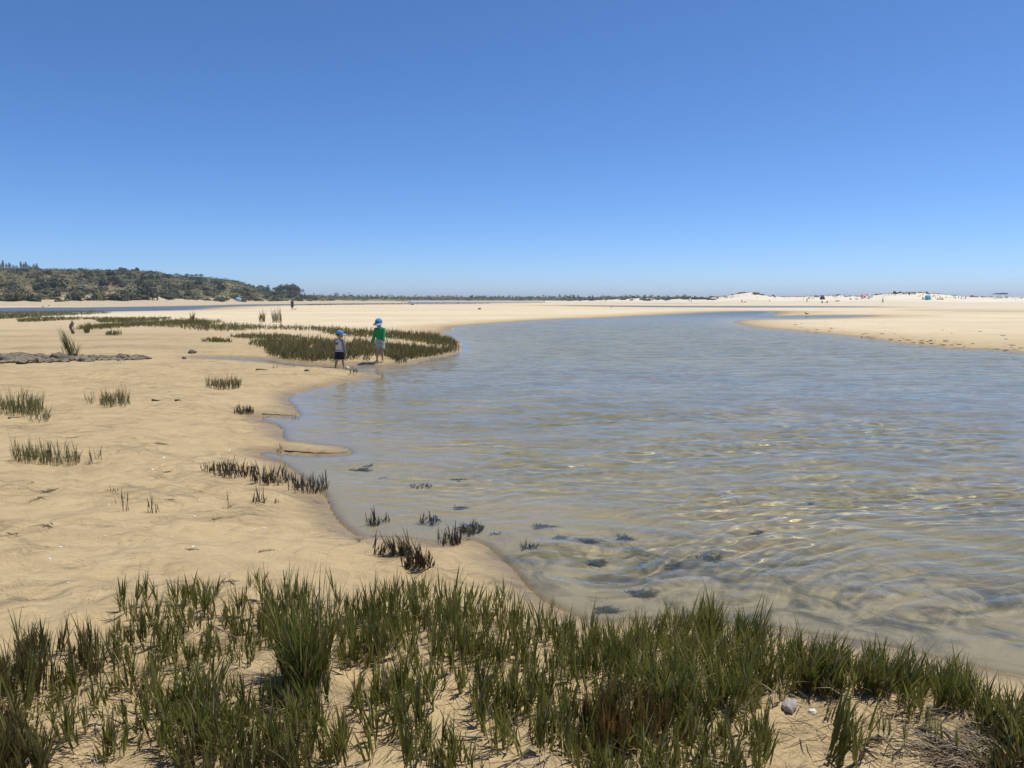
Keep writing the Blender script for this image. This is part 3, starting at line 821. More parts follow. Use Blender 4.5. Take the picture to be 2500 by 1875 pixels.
# scrub and marram on the dunes
i_ = 0
for px in np.concatenate([np.linspace(1392, 1500, 10), np.linspace(1500, 1625, 14), np.linspace(1630, 1742, 16)]):
    for rep in range(2):
        if rs.random() < 0.18: continue
        t = rs.uniform(0.25, 0.95) if px < 1625 else rs.uniform(0.35, 1.0)
        x, y, z = [float(v) for v in DUNE.point(px + rs.normal() * 3, t)]
        w = rs.uniform(2.2, 5.0); k = 1 if rs.random() < 0.75 else 2
        put_shrub(x, y, z, w, w * rs.uniform(0.26, 0.40), k, 'in the low scrub belt at the left end of the dunes', 'shrubs on the dunes')
for px, t, w, h, k in [(1802,0.98,2.6,1.1,1),(1812,1.0,3.0,0.9,1),(1842,0.88,4.6,1.6,3),(1836,0.82,3.0,1.0,3),(1856,0.9,3.0,0.9,3),(1770,0.8,3.0,0.8,3),(1785,0.92,2.5,0.8,2),(1990,0.85,3.0,0.7,2),(2000,0.95,2.5,0.6,3),(2035,0.8,3.4,0.7,3),(2060,0.85,3.2,0.7,3),(2045,1.0,2.0,0.6,2),
                       (2135,0.98,2.2,0.8,2),(2145,1.0,2.0,0.7,2),(2178,0.98,1.9,1.5,2),(2190,0.97,1.6,1.1,1),(2182,0.86,1.6,1.0,3),(2208,0.98,1.8,0.7,2),(2215,0.88,2.6,0.6,3),(2225,0.9,2.0,0.6,2),(2200,0.80,1.6,0.6,3),(2255,0.99,1.0,1.1,2),(2258,0.92,2.0,0.5,3),(2240,1.0,2.0,0.5,2),(1910,0.97,1.4,0.5,2),(1940,0.98,1.3,0.4,2)]:
    x, y, z = [float(v) for v in DUNE.point(px, t)]
    put_shrub(x, y, z, w, h, k, 'on the pale dune crest' if t > 0.93 else 'on the pale dune flank', 'shrubs on the dunes')
def dune_grass():
    r = np.random.default_rng(333)
    n = 5200
    px = r.uniform(1380, 2560, n); t = r.uniform(0.45, 1.25, n)
    x, y, z = DUNE.point(px, t)
    m = fbm(x * 0.05, y * 0.08, 3, 66) + 0.2 * r.normal(size=n) + 0.5 * sstep(0.8, 1.0, t) * (px < 2330) + 0.35 * (px < 1760)
    k = m > 0.42
    x, y, z = x[k], y[k], z[k]; n = len(x)
    h = r.uniform(0.2, 0.6, n); a = r.random(n) * 3.14; w = r.uniform(0.10, 0.30, n)
    c = np.stack([x, y, z], 1); d = np.stack([np.cos(a) * w, np.sin(a) * w, 0 * a], 1)
    V = np.stack([c - d * .6, c + d * .6, c + d * 1.1 + np.stack([0 * h, 0 * h, h * .8], 1), c - d * .7 + np.stack([0 * h, 0 * h, h], 1)], 1).reshape(-1, 3)
    o = obj('marram_grass', mesh_np('marram_grass', V, np.arange(4 * n).reshape(n, 4), [M_SH[2]], True, {'tint': np.repeat(r.random(n) * .8, 4)}))
    tag(o, 'grey green marram grass scattered over the pale dune crests', 'dune grass', kind='stuff')
dune_grass()

# trees on the skyline
def tree(name, label, group, x, y, z, h, w, kind, seed, mat=None):
    r = np.random.default_rng(seed)
    root = empty(name, (x, y, z - 0.3))
    th = h + 0.3
    tb = MB()
    lean = r.normal(size=2) * 0.04 * h
    if kind == 'cypress':
        tb.tube([(0, 0, 0), (lean[0] * .5, lean[1] * .5, th * 0.5), (lean[0], lean[1], th * 0.96)], [0.05 * h * .6, 0.03 * h * .6, 0.004 * h], 6)
        nl = 9
        zz = np.linspace(0.14, 0.97, nl) * th
        rr = w / 2 * np.sin(np.linspace(0.5, 3.0, nl)) ** 0.7 * (0.8 + 0.3 * r.random(nl))
        cen = np.stack([r.normal(size=nl) * 0.06 * w, r.normal(size=nl) * 0.06 * w, zz], 1)
        rad = np.stack([rr + 0.05 * w, rr + 0.05 * w, np.full(nl, th * 0.1)], 1)
        n, sz = 380, 0.055 * h
    else:
        fork = th * (0.42 if kind == 'pine' else 0.18)
        tb.tube([(0, 0, 0), (lean[0] * .4, lean[1] * .4, fork * .6), (lean[0], lean[1], fork)], [0.035 * h, 0.028 * h, 0.024 * h], 7)
        nl = 9
        a = np.arange(nl) * 2.4 + r.random(); q = np.sqrt((np.arange(nl) + 0.5) / nl) * w * 0.34
        zc = th * (0.72 if kind == 'pine' else 0.44) + (0.16 if kind == 'pine' else 0.24) * th * (1 - (q / (w * 0.34)) ** 2) * (0.6 + 0.5 * r.random(nl))
        cen = np.stack([np.cos(a) * q + lean[0], np.sin(a) * q + lean[1], zc], 1)
        rr = w * (0.16 + 0.09 * r.random(nl))
        rad = np.stack([rr, rr, rr * (0.62 if kind == 'pine' else 0.9)], 1)
        for c in cen[::2]:
            tb.tube([(lean[0], lean[1], fork * .97), ((lean[0] + c[0]) / 2, (lean[1] + c[1]) / 2, (fork + c[2]) / 2 - 0.04 * h), tuple(c)], [0.018 * h, 0.012 * h, 0.005 * h], 5)
        n, sz = 620, 0.05 * h
    tb.build('trunk', M_BARK, root)
    V, Q, t = leaf_cloud(cen, rad, n, sz, seed + 5)
    obj('crown', mesh_np('crown', V, Q, [mat or M_SH[4]], True, {'tint': t}), root)
    tag(root, label, 'tree', group)
    return root

def sky_base(ridge, px, t):
    x, y, z = ridge.point(px, t)
    return float(x), float(y), float(z)
cyp = [(4,7,5),(13,10,5),(20,15,5),(28,10,4),(36,12,6),(45,8,6),(53,7,6),(64,14,4),(70,11,5),(76,13,5),(83,8,6),(95,10,6),(102,11,4)]
for i, (px, hp, wp) in enumerate(cyp):
    x, y, z = sky_base(BACK, px, 0.97)
    k = y / F
    tree('cypress_tree', '%s dark cypress in the row on the skyline above the hill' % ('tall narrow' if hp > 11 else 'short broad' if wp > 5 else 'short narrow'), 'cypresses on the skyline', x, y, z, hp * k * 1.35, wp * k * 1.2, 'cypress', 400 + i)
for i, (px, hp, wp) in enumerate([(437,9,13),(448,7,9),(464,9,12),(474,8,9),(487,9,10),(498,9,10)]):
    x, y, z = sky_base(BACK, px, 0.98)
    k = y / F
    tree('umbrella_pine', 'small dark umbrella pine on the skyline behind the hill crest', 'umbrella pines on the skyline', x, y, z, hp * k * 1.35, wp * k * 1.2, 'round', 430 + i)
for i, (px, hp, wp, t, lab) in enumerate([(704,34,44,0.55,'tall broad dark pine in the grove at the end of the hill'),(682,25,30,0.62,'dark pine at the left side of the grove at the end of the hill'),
          (727,27,34,0.5,'dark pine at the right side of the grove at the end of the hill'),(716,36,30,0.7,'highest dark pine crown behind the grove at the end of the hill'),(652,14,22,0.7,'low dark pine on the falling hill crest'),
          (659,18,8,0.75,'thin upright pine on the falling hill crest'),(640,15,18,0.8,'small dark pine higher on the falling hill crest'),(748,9,5,0.8,'lone small tree right of the grove at the end of the hill')]):
    x, y, z = sky_base(HILL, px, t)
    k = y / F
    tree('pine_tree', lab, 'pines at the end of the hill', x, y, z, hp * k * 1.1, wp * k * 1.25, 'round' if wp > 10 else 'cypress', 450 + i)
for i, (px, hp, wp, lab) in enumerate([(858,9,9,'round dark tree standing above the far shore near a mast'),(877,8,6,'second round dark tree on the far shore'),(900,6,6,'small round dark tree on the far shore'),
          (1167,5,9,'low broad tree above the far shore wood'),(1182,6,10,'broad dark tree above the middle of the far shore wood'),(1206,4,10,'wide flat tree crown above the far shore wood'),(1272,5,9,'dark tree above the right part of the far shore wood')]):
    x, y, z = sky_base(FARR, px, 0.9)
    k = y / F
    tree('round_tree', lab, 'trees along the far shore', x, y, z, (hp + 4) * k, wp * k * 1.2, 'round', 470 + i)

# far buildings and masts beyond the lagoon
M_CONC = simple('pale_render', (0.42, 0.42, 0.42), 0.9, 0.08, 0.3)
M_GLASS = simple('window_glass', (0.05, 0.06, 0.07), 0.2, 0.1, 1.0, spec=0.5)
M_STEEL = simple('painted_steel', (0.25, 0.26, 0.27), 0.5, 0.1, 2.0)
def block(label, px, ytop, wpx, D, floors, bays):
    x, y, zt = at_depth(px, ytop, D)
    w = wpx / F * D; d = w * 0.8; zb = 0.5; h = zt - zb
    root = empty('tower_block', (x, y, zb))
    mb = MB(); mb.box((0, 0, h / 2), (w, d, h)); mb.build('wall', M_CONC, root, False)
    mb = MB(); mb.box((0, 0, h + 0.2), (w * 1.03, d * 1.03, 0.4)); mb.box((w * .2, 0, h + 1.2), (w * .25, d * .4, 1.6)); mb.build('roof', M_CONC, root, False)
    wm = MB(); wm.box((0, 0, 0), (w / bays * 0.55, 0.12, h / floors * 0.5)); wme = wm.mesh('window', M_GLASS, False)
    for f in range(floors):
        for b in range(bays):
            obj('window', wme, root, ((b + .5 - bays / 2) * w / bays, -d / 2 - 0.03, (f + .55) * h / floors))
    tag(root, label, 'building')
block('square pale tower block standing alone beyond the far shore', 821, 715.5, 9, 2600, 6, 3)
block('narrow pale high-rise beyond the middle of the far wood', 1068, 720.5, 5, 2600, 6, 2)
block('lower wide pale building next to the narrow high-rise', 1095, 722, 8, 2700, 4, 3)
def mast(label, px, ytop, D, arms):
    x, y, zt = at_depth(px, ytop, D)
    root = empty('mast', (x, y, 0.5))
    h = zt - 0.5
    mb = MB()
    for sx, sy in ((-1, -1), (1, -1), (0, 1)): mb.tube([(sx * .5, sy * .4, 0), (sx * .12, sy * .1, h)], [0.22, 0.12], 5)
    for k in range(9): mb.box((0, 0, h * (k + 1) / 10), (1.0 * (1 - k / 11), 0.2, 0.15))
    mb.build('lattice', M_STEEL, root, False)
    for zf, wd in arms:
        mb = MB(); mb.tube([(-wd / 2, 0, h * zf), (wd / 2, 0, h * zf)], [0.2, 0.2], 5); mb.build('cross_arm', M_STEEL, root)
    tag(root, label, 'mast')
mast('thin steel mast rising over the far shore wood', 953, 716.5, 1400, [(0.97, 1.2)])
mast('pylon with a wide cross arm behind the round tree', 852, 714.5, 1500, [(0.98, 7), (0.85, 5)])
mast('pylon with a short cross arm near the smaller round tree', 877, 718, 1600, [(0.96, 5)])

# ------------------------------------------------------------------ grasses
M_GRASS = leafy('cord_grass', (0.085, 0.090, 0.018), (0.235, 0.230, 0.055), 0.42, 0.5, spec=0.16, cdead=(0.34, 0.27, 0.15))
M_MARSH = leafy('marsh_grass', (0.110, 0.115, 0.040), (0.230, 0.215, 0.085), 0.38, 0.7, spec=0.12, cdead=(0.30, 0.22, 0.11))
M_STUB = leafy('grass_stubble', (0.055, 0.040, 0.022), (0.095, 0.075, 0.038), 0.10, 0.6, cdead=(0.07, 0.09, 0.03))
M_RUST = leafy('glasswort_red', (0.18, 0.085, 0.028), (0.27, 0.16, 0.05), 0.30, 0.5, cdead=(0.06, 0.075, 0.02))
M_SALT = leafy('glasswort_green', (0.085, 0.082, 0.024), (0.18, 0.16, 0.05), 0.25, 0.5, cdead=(0.16, 0.08, 0.03))
M_WEED = leafy('wet_weed', (0.085, 0.082, 0.045), (0.15, 0.145, 0.075), 0.1, 0.4)
M_TWIG = simple('dry_twig', (0.16, 0.115, 0.07), 0.85, 0.3, 30, 0.3, 0.002)
M_PALETWIG = simple('pale_twig', (0.30, 0.24, 0.16), 0.85, 0.25, 30, 0.3, 0.002)

M_STRAW = leafy('straw', (0.14, 0.10, 0.055), (0.20, 0.15, 0.08), 0.2, 0.7, spec=0.15, cdead=(0.42, 0.33, 0.19))

def blades(base, h, az, lean, curve, width, tint, r, segs=3, tipw=0.0):
    """vectorised curved blades, each a tapering strip folded along its middle -> V, faces, tint"""
    n = len(h)
    s = np.linspace(0, 1, segs + 1)
    dirx, diry = np.cos(az), np.sin(az)
    saz = az + np.pi / 2 + 0.9 * r.normal(size=n)
    sx, sy = np.cos(saz), np.sin(saz)
    rows = []
    for i, q in enumerate(s):
        off = h * (lean * q + curve * q * q)
        zz = h * np.sqrt(np.maximum(1 - (lean + 0.6 * curve * q) ** 2 * 0.8, 0.15)) * q
        cx = base[:, 0] + dirx * off; cyy = base[:, 1] + diry * off; cz = base[:, 2] + zz
        w = width * (1 - q ** 1.6) * (0.75 + 0.6 * q * (1 - q)) if i < segs else width * tipw
        rows.append(np.stack([cx - sx * w, cyy - sy * w, cz], 1))
        if i < segs or tipw > 0: rows.append(np.stack([cx + sx * w, cyy + sy * w, cz], 1))
    nv = len(rows)
    V = np.stack(rows, 1).reshape(-1, 3)
    o = np.arange(n)[:, None] * nv
    quads = [np.concatenate([o + 2 * i, o + 2 * i + 1, o + 2 * i + 3, o + 2 * i + 2], 1) for i in range(segs if tipw > 0 else segs - 1)]
    fs = [np.concatenate(quads)] if quads else []
    if tipw == 0:
        fs.append(np.concatenate([o + 2 * (segs - 1), o + 2 * (segs - 1) + 1, o + 2 * segs], 1))
    return V, fs, np.repeat(tint, nv)

def join_parts(parts):
    V, fs, ts, k = [], {}, [], 0
    for v, f, t in parts:
        for a in f: fs.setdefault(a.shape[1], []).append(a + k)
        V.append(v); ts.append(t); k += len(v)
    return np.concatenate(V), [np.concatenate(x) for x in fs.values()], np.concatenate(ts)

def shoots(base, h, seed, leaves=5, spread=0.30, width=0.0032, dead=0.05, wind=(0.0, 0.0), curve=0.12, segs=3, tipw=0.0, tint0=0.0, tint1=0.84):
    """each base point carries a shoot: an upright stem with a few leaves leaving it"""
    r = np.random.default_rng(seed)
    n = len(h)
    k = leaves
    B = np.repeat(base, k, 0); H = np.repeat(h, k)
    m = n * k
    pos = np.tile(np.arange(k) / max(k - 1, 1), n)                # 0 lowest leaf .. 1 top leaf
    az = r.random(m) * 6.283
    lean = np.abs(r.normal(size=m)) * spread * (1.15 - 0.6 * pos)
    hh = H * (0.62 + 0.38 * pos) * (0.75 + 0.35 * r.random(m))
    st = np.repeat(0.5 * spread * r.normal(size=(n, 2)), k, 0)     # lean of the whole shoot
    lx = np.cos(az) * lean + wind[0] + st[:, 0]; ly = np.sin(az) * lean + wind[1] + st[:, 1]
    az = np.arctan2(ly, lx); lean = np.minimum(np.hypot(lx, ly), 0.85)
    cur = curve * np.abs(r.normal(size=m))
    att = np.where(pos > 0, 0.10 + 0.38 * pos, 0.0) * H                # leaves leave the stem at rising heights
    hh = np.where(pos > 0, hh * (1 - 0.34 * pos), H * 0.85)
    stem = pos == 0
    lx = np.where(stem, wind[0] + st[:, 0], lx); ly = np.where(stem, wind[1] + st[:, 1], ly)
    az = np.arctan2(ly, lx); lean = np.minimum(np.hypot(lx, ly), 0.85)
    B = B + np.stack([(wind[0] + st[:, 0]) * att, (wind[1] + st[:, 1]) * att, att * 0.97], 1)
    B = B + np.stack([0.004 * r.normal(size=m), 0.004 * r.normal(size=m), -0.012 + np.zeros(m)], 1)
    ti = np.repeat(np.clip(tint0 + (tint1 - tint0) * r.random(n), 0, .84), k) * 0.6 + 0.4 * (tint0 + (tint1 - tint0) * r.random(m))
    ti = np.where(r.random(m) < dead, 0.97, np.minimum(ti, 0.84))
    return blades(B, hh, az, lean, cur, width * (0.7 + 0.6 * r.random(m)), ti, r, segs, tipw)

def sample_poly(poly, n, seed, clump=0.0, cs=0.02, thr=0.0, soft=0.0):
    """photo points inside a polygon, thinned by a clumpy noise"""
    r = np.random.default_rng(seed)
    P = np.array(poly, float)
    lo, hi = P.min(0), P.max(0)
    out = []
    got = 0
    while got < n:
        q = lo + (hi - lo) * r.random((n * 4, 2))
        sd = poly_sd(q[:, 0], q[:, 1], P)
        ok = sd > soft * r.random(len(q)) * 30
        if clump:
            ok &= (fbm(q[:, 0] * cs, q[:, 1] * cs * 1.6, 2, seed + 1) * clump + r.normal(size=len(q)) * 0.12) > thr
        out.append(q[ok]); got += int(ok.sum())
        if len(out) > 40: break
    return np.concatenate(out)[:n]

def grass_obj(name, pts, hr, seed, mat, label, cat, kind='stuff', group=None, sink=0.0, **kw):
    r = np.random.default_rng(seed)
    x, y, z = on_ground(pts[:, 0], pts[:, 1])
    h = r.uniform(hr[0], hr[1], len(x)) * (0.6 + 0.7 * r.random(len(x)))
    base = np.stack([x, y, z - sink], 1)
    org = base.mean(0); org[2] = base[:, 2].min()
    V, fs, t = shoots(base - org, h, seed, **kw)
    o = obj(name, mesh_np(name, V, fs, [mat], True, {'tint': t}), None, tuple(org))
    tag(o, label, cat, group, kind)
    return o

# --- salt marsh strips around the children and on the far flats
MARSH = [
 ('front', [(597,840),(650,829),(760,829),(815,831),(845,845),(872,832),(900,838),(960,846),(1040,851),(1082,853),(1120,848),(1120,860),(1062,868),(1000,876),(960,881),(935,872),(900,873),(830,884),(760,885),(700,881),(656,871),(640,852)], 5200, (0.20,0.34), 'dense marsh grass beside the two children at the water edge'),
 ('middle', [(300,800),(400,790),(470,786),(560,790),(640,795),(720,797),(800,801),(900,806),(1000,813),(1060,817),(1092,826),(1122,838),(1112,848),(1062,846),(1000,836),(940,829),(880,826),(820,823),(770,811),(700,808),(620,809),(560,812),(490,810),(430,803)], 5200, (0.20,0.32), 'long strip of dark marsh grass reaching to the pool behind the children'),
 ('back', [(165,808),(215,797),(300,789),(400,782),(470,780),(560,786),(500,797),(420,796),(330,800),(230,807)], 2200, (0.22,0.36), 'grey green marsh grass strip behind the driftwood stump'),
 ('thin', [(556,824),(600,818),(680,819),(745,826),(700,829),(600,827)], 900, (0.14,0.22), 'thin low strip of marsh grass between two sand ledges'),
 ('small', [(488,834),(510,829),(556,831),(572,836),(530,837)], 260, (0.12,0.20), 'short marsh grass strip by the sand ledge'),
 ('right', [(960,848),(1040,853),(1095,855),(1100,862),(1060,870),(1005,878),(965,882),(945,872)], 800, (0.16,0.26), 'dark sparse marsh plants on the point beside the pool'),
 ('far', [(-60,757),(60,757),(130,758),(220,760),(275,765),(215,769),(120,773),(20,779),(-60,782)], 3600, (0.22,0.42), 'green marsh grass beside the far lagoon channel'),
 ('far_low', [(40,781),(110,775),(180,776),(300,777),(420,776),(410,780),(320,787),(245,788),(225,780),(140,783),(90,786),(45,787)], 2200, (0.14,0.26), 'low brownish marsh plants in strips on the far sand'),
]
for i, (nm, poly, n, hr, lab) in enumerate(MARSH):
    n = int(n * (1.5 if nm in ('far', 'far_low', 'back') else 1.0)); hr = (hr[0] * 0.5, hr[1] * 0.85)
    pts = sample_poly(poly, n, 500 + i, 0.9, 0.05, -0.55 if nm in ('far', 'far_low', 'back') else -0.36, soft=0.25 if i < 3 else 0.0)
    grass_obj('marsh_grass', pts, hr, 520 + i, M_MARSH, lab, 'marsh grass', leaves=4, spread=0.36, width=0.010 if i < 6 else 0.016, dead=0.14, segs=2, tint1=0.45 if nm in ('middle', 'right', 'far', 'far_low', 'back') else 0.75)
# dark low marsh line on the rim of the far lagoon
pts = sample_poly([(880,742.6),(1050,741.6),(1190,741.0),(1200,741.8),(1120,742.4),(1000,743.2),(860,744.4),(760,745.4),(740,744.6)], 1100, 540)
grass_obj('marsh_grass', pts, (0.25, 0.45), 541, M_MARSH, 'dark thin line of marsh plants along the far lagoon rim', 'marsh grass', leaves=4, width=0.05, segs=2, tint1=0.4)

# --- single clumps on the sand
def ell(cx, cy, rx, ry, n, seed):
    r = np.random.default_rng(seed)
    a = r.random(n) * 6.283; q = np.sqrt(r.random(n))
    return np.stack([cx + rx * q * np.cos(a), cy + ry * q * np.sin(a)], 1)
CL = [  # name, (cx, cy, rx, ry), shoots, height range, material, label, extras
 ('grass_clump',(52,1005,56,14),190,(0.16,0.34),M_MARSH,'green grass clump half out of view with thin tall stalks on the left sand',dict(leaves=5,spread=0.25,width=0.004)),
 ('grass_clump',(100,1026,30,8),36,(0.10,0.22),M_MARSH,'loose tail of grass stalks trailing from the left clump',dict(leaves=4,spread=0.3,width=0.004)),
 ('grass_clump',(282,988,38,9),110,(0.12,0.28),M_MARSH,'low green grass clump with a tuft of tall blades standing left of it',dict(leaves=5,spread=0.22,width=0.004)),
 ('grass_clump',(222,985,14,4),12,(0.12,0.26),M_MARSH,'few thin grass stalks beside a low green clump',dict(leaves=3,spread=0.2,width=0.004)),
 ('grass_clump',(546,944,44,9),190,(0.12,0.22),M_MARSH,'dense green grass cushion on open sand above the inlet',dict(leaves=5,spread=0.22,width=0.0045)),
 ('grass_clump',(75,1126,46,9),70,(0.14,0.26),M_MARSH,'sparse upright grass clump with sand showing between its stalks',dict(leaves=4,spread=0.18,width=0.004)),
 ('grass_clump',(150,1132,50,8),64,(0.14,0.26),M_MARSH,'sparse grass clump next to a similar one on the left sand',dict(leaves=4,spread=0.18,width=0.004)),
 ('grass_clump',(230,1131,18,4),9,(0.10,0.20),M_STUB,'few bent brown stalks right of the sparse grass clumps',dict(leaves=3,spread=0.3,width=0.004)),
 ('stubble_patch',(595,1008,26,5),90,(0.07,0.13),M_STUB,'small brown stubble patch beside a little inlet',dict(leaves=3,spread=0.25,width=0.005,tipw=0.3)),
 ('stubble_patch',(520,1151,30,6),36,(0.07,0.14),M_STUB,'short brown stubble at the sand end of the stubble row',dict(leaves=3,spread=0.16,width=0.005,tipw=0.3)),
 ('stubble_patch',(575,1158,55,12),100,(0.08,0.16),M_STUB,'thick part of the brown stubble row running down to the pool',dict(leaves=3,spread=0.18,width=0.005,tipw=0.3)),
 ('stubble_patch',(665,1176,55,11),110,(0.08,0.16),M_STUB,'middle of the brown stubble row close to the pool',dict(leaves=3,spread=0.18,width=0.005,tipw=0.3)),
 ('stubble_patch',(755,1196,50,11),100,(0.08,0.17),M_STUB,'wet dark end of the brown stubble row at the pool edge',dict(leaves=3,spread=0.22,width=0.005,tipw=0.3)),
 ('stubble_patch',(630,1228,18,3),16,(0.06,0.14),M_STUB,'tiny group of brown stalks below the stubble row',dict(leaves=3,spread=0.2,width=0.005,tipw=0.3)),
 ('stubble_patch',(555,1240,8,3),5,(0.10,0.16),M_STUB,'bent dry stalk with two arms on open sand',dict(leaves=2,spread=0.6,width=0.005)),
 ('stubble_patch',(674,1228,5,2),5,(0.06,0.12),M_STUB,'single tiny stub right of a group of brown stalks',dict(leaves=2,spread=0.2,width=0.005)),
 ('stubble_patch',(375,1252,22,4),10,(0.08,0.22),M_STUB,'few brown stalks with one tall spike on the left sand',dict(leaves=2,spread=0.15,width=0.004)),
 ('stubble_patch',(298,1248,18,3),6,(0.08,0.20),M_STUB,'three thin dark stalks standing apart on the left sand',dict(leaves=2,spread=0.12,width=0.004)),
 ('stubble_patch',(275,1199,18,2),9,(0.04,0.08),M_STUB,'short row of tiny stubs on the left sand',dict(leaves=2,spread=0.12,width=0.004)),
 ('stubble_patch',(915,1292,14,5),24,(0.08,0.17),M_STUB,'dark stalks standing in shallow water off the sand bay',dict(leaves=3,spread=0.14,width=0.005,tipw=0.3)),
 ('stubble_patch',(943,1286,9,3),10,(0.07,0.15),M_STUB,'leaning dark stalks right of others in the sand bay',dict(leaves=3,spread=0.22,width=0.005,tipw=0.3)),
 ('stubble_patch',(1052,1292,26,7),60,(0.07,0.13),M_STUB,'dark tuft of stalks in water before the sand spit',dict(leaves=3,spread=0.25,width=0.005,tipw=0.3)),
 ('stubble_patch',(1148,1306,34,9),120,(0.06,0.12),M_WEED,'thick dark green tuft at the tip of the sand spit',dict(leaves=4,spread=0.3,width=0.005,tipw=0.3)),
 ('stubble_patch',(1096,1326,30,7),60,(0.07,0.14),M_STUB,'dark stubble on the upper side of the sand spit',dict(leaves=3,spread=0.2,width=0.005,tipw=0.3)),
 ('stubble_patch',(1210,1316,14,3),14,(0.05,0.10),M_STUB,'small dark stubs just off the sand spit tip',dict(leaves=3,spread=0.3,width=0.004)),
 ('stubble_patch',(985,1352,34,8),64,(0.08,0.15),M_STUB,'rusty stubble leaning left on the sand spit',dict(leaves=3,spread=0.2,width=0.005,tipw=0.3,wind=(-0.25,0))),
 ('stubble_patch',(922,1354,20,5),20,(0.07,0.13),M_STUB,'small rusty stubble clump at the root of the sand spit',dict(leaves=3,spread=0.2,width=0.005,wind=(0.2,0))),
 ('stubble_patch',(1020,1384,36,9),80,(0.08,0.15),M_STUB,'brown stubble clump in the middle of the sand spit',dict(leaves=3,spread=0.2,width=0.005,tipw=0.3)),
 ('stubble_patch',(1292,1352,18,5),36,(0.05,0.12),M_WEED,'lone weedy tuft in shallow water right of the spit',dict(leaves=4,spread=0.4,width=0.005)),
 ('stubble_patch',(900,1160,18,3),18,(0.04,0.09),M_STUB,'tiny dark stubs in water beside a green weed mat',dict(leaves=3,spread=0.2,width=0.005)),
 ('stubble_patch',(935,1188,14,3),16,(0.04,0.08),M_WEED,'tiny dark weedy tuft in the inlet mouth',dict(leaves=3,spread=0.3,width=0.006)),
 ('stubble_patch',(1030,1210,26,4),36,(0.04,0.10),M_WEED,'dark weedy tuft in deeper water with two spikes',dict(leaves=3,spread=0.3,width=0.006)),
 ('stubble_patch',(722,1030,10,5),12,(0.08,0.16),M_STUB,'dark stalks at the mouth of the little upper inlet',dict(leaves=3,spread=0.25,width=0.005)),
 ('stubble_patch',(680,1102,12,3),8,(0.06,0.12),M_STUB,'few stalks beside the dark shadow strip on the spit',dict(leaves=2,spread=0.2,width=0.005)),
 ('stubble_patch',(865,910,12,4),16,(0.12,0.2),M_WEED,'dark spiky weed plant in front of the child with the vest',dict(leaves=4,spread=0.5,width=0.009)),
 ('stubble_patch',(675,900,10,2),10,(0.06,0.12),M_STUB,'tiny stubble group left of the creek',dict(leaves=2,spread=0.2,width=0.006)),
 ('stubble_patch',(894,880,9,3),18,(0.14,0.26),M_WEED,'dark spiky weed plant at the feet of the child in green',dict(leaves=4,spread=0.35,width=0.009)),
 ('stubble_patch',(980,884,16,5),30,(0.14,0.24),M_WEED,'dark wet weed clump right of the child in green',dict(leaves=4,spread=0.35,width=0.010)),
 ('stubble_patch',(992,902,10,2),8,(0.06,0.14),M_WEED,'wet black weed sprig lying in the shallows',dict(leaves=3,spread=0.7,width=0.010)),
 ('tall_grass_clump',(640,786,8,1.2),34,(0.35,1.0),M_MARSH,'tall bushy grass clump standing above the far marsh strip',dict(leaves=5,spread=0.12,width=0.018)),
 ('tall_grass_clump',(671,787,8,1.2),30,(0.3,1.0),M_MARSH,'tall split grass clump next to a similar one above the far marsh',dict(leaves=5,spread=0.16,width=0.018)),
 ('tall_grass_clump',(684,788,4,1),16,(0.4,1.0),M_MARSH,'narrow tall grass clump at the right end of the far marsh clumps',dict(leaves=4,spread=0.10,width=0.018)),
 ('tall_grass_clump',(470,790,5,1.2),30,(0.5,0.8),M_MARSH,'tall dark grass clump rising out of the grey green strip',dict(leaves=4,spread=0.12,width=0.018)),
 ('grass_clump',(212,813,6,1),80,(0.3,0.55),M_MARSH,'grey bushy clump in front of the marsh strip beside the stump',dict(leaves=5,spread=0.25,width=0.012)),
 ('grass_clump',(277,818,20,2),90,(0.18,0.3),M_MARSH,'low dark cushion of marsh grass on bare sand by the stump',dict(leaves=4,spread=0.3,width=0.012)),
 ('grass_clump',(835,850,14,4),26,(0.35,0.5),M_MARSH,'bare upright stalks between the two children',dict(leaves=2,spread=0.16,width=0.008)),
]
for i, (nm, (cx, cy_, rx, ry), n, hr, mat, lab, kw) in enumerate(CL):
    kw.setdefault('segs', 2); kw.setdefault('dead', 0.06); kw['width'] *= 0.85
    if not nm.startswith('tall'): hr = (hr[0] * 0.6, hr[1] * 0.9)
    o = grass_obj(nm, ell(cx, cy_, rx, ry, n, 600 + i), hr, 650 + i, mat, lab, 'plant', None, 'grass clumps and stubble on the sand', **kw)
# leaning broom of dry stalks among the rocks
bx, by, bz = gp(177, 873)
r = np.random.default_rng(77)
n = 60
h = r.uniform(0.3, 0.85, n)
V, fs, t = shoots(np.stack([r.normal(size=n) * 0.05, r.normal(size=n) * 0.05, np.zeros(n)], 1), h, 78, leaves=3, spread=0.07, width=0.008, dead=0.1, wind=(-0.28, 0.0))
V2, fs2, t2 = shoots(np.stack([0.08 + r.normal(size=26) * 0.04, r.normal(size=26) * 0.04, np.zeros(26)], 1), r.uniform(0.3, 0.8, 26), 79, leaves=1, spread=0.12, width=0.006, wind=(0.22, 0))
V, fs, t = join_parts([(V, fs, t), (V2, fs2, t2)])
tag(obj('tall_grass_clump', mesh_np('tall_grass_clump', V, fs, [M_MARSH], True, {'tint': t}), None, (bx, by, bz)), 'tall broom of grey stalks leaning left out of the rocks', 'plant', 'grass clumps and stubble on the sand')

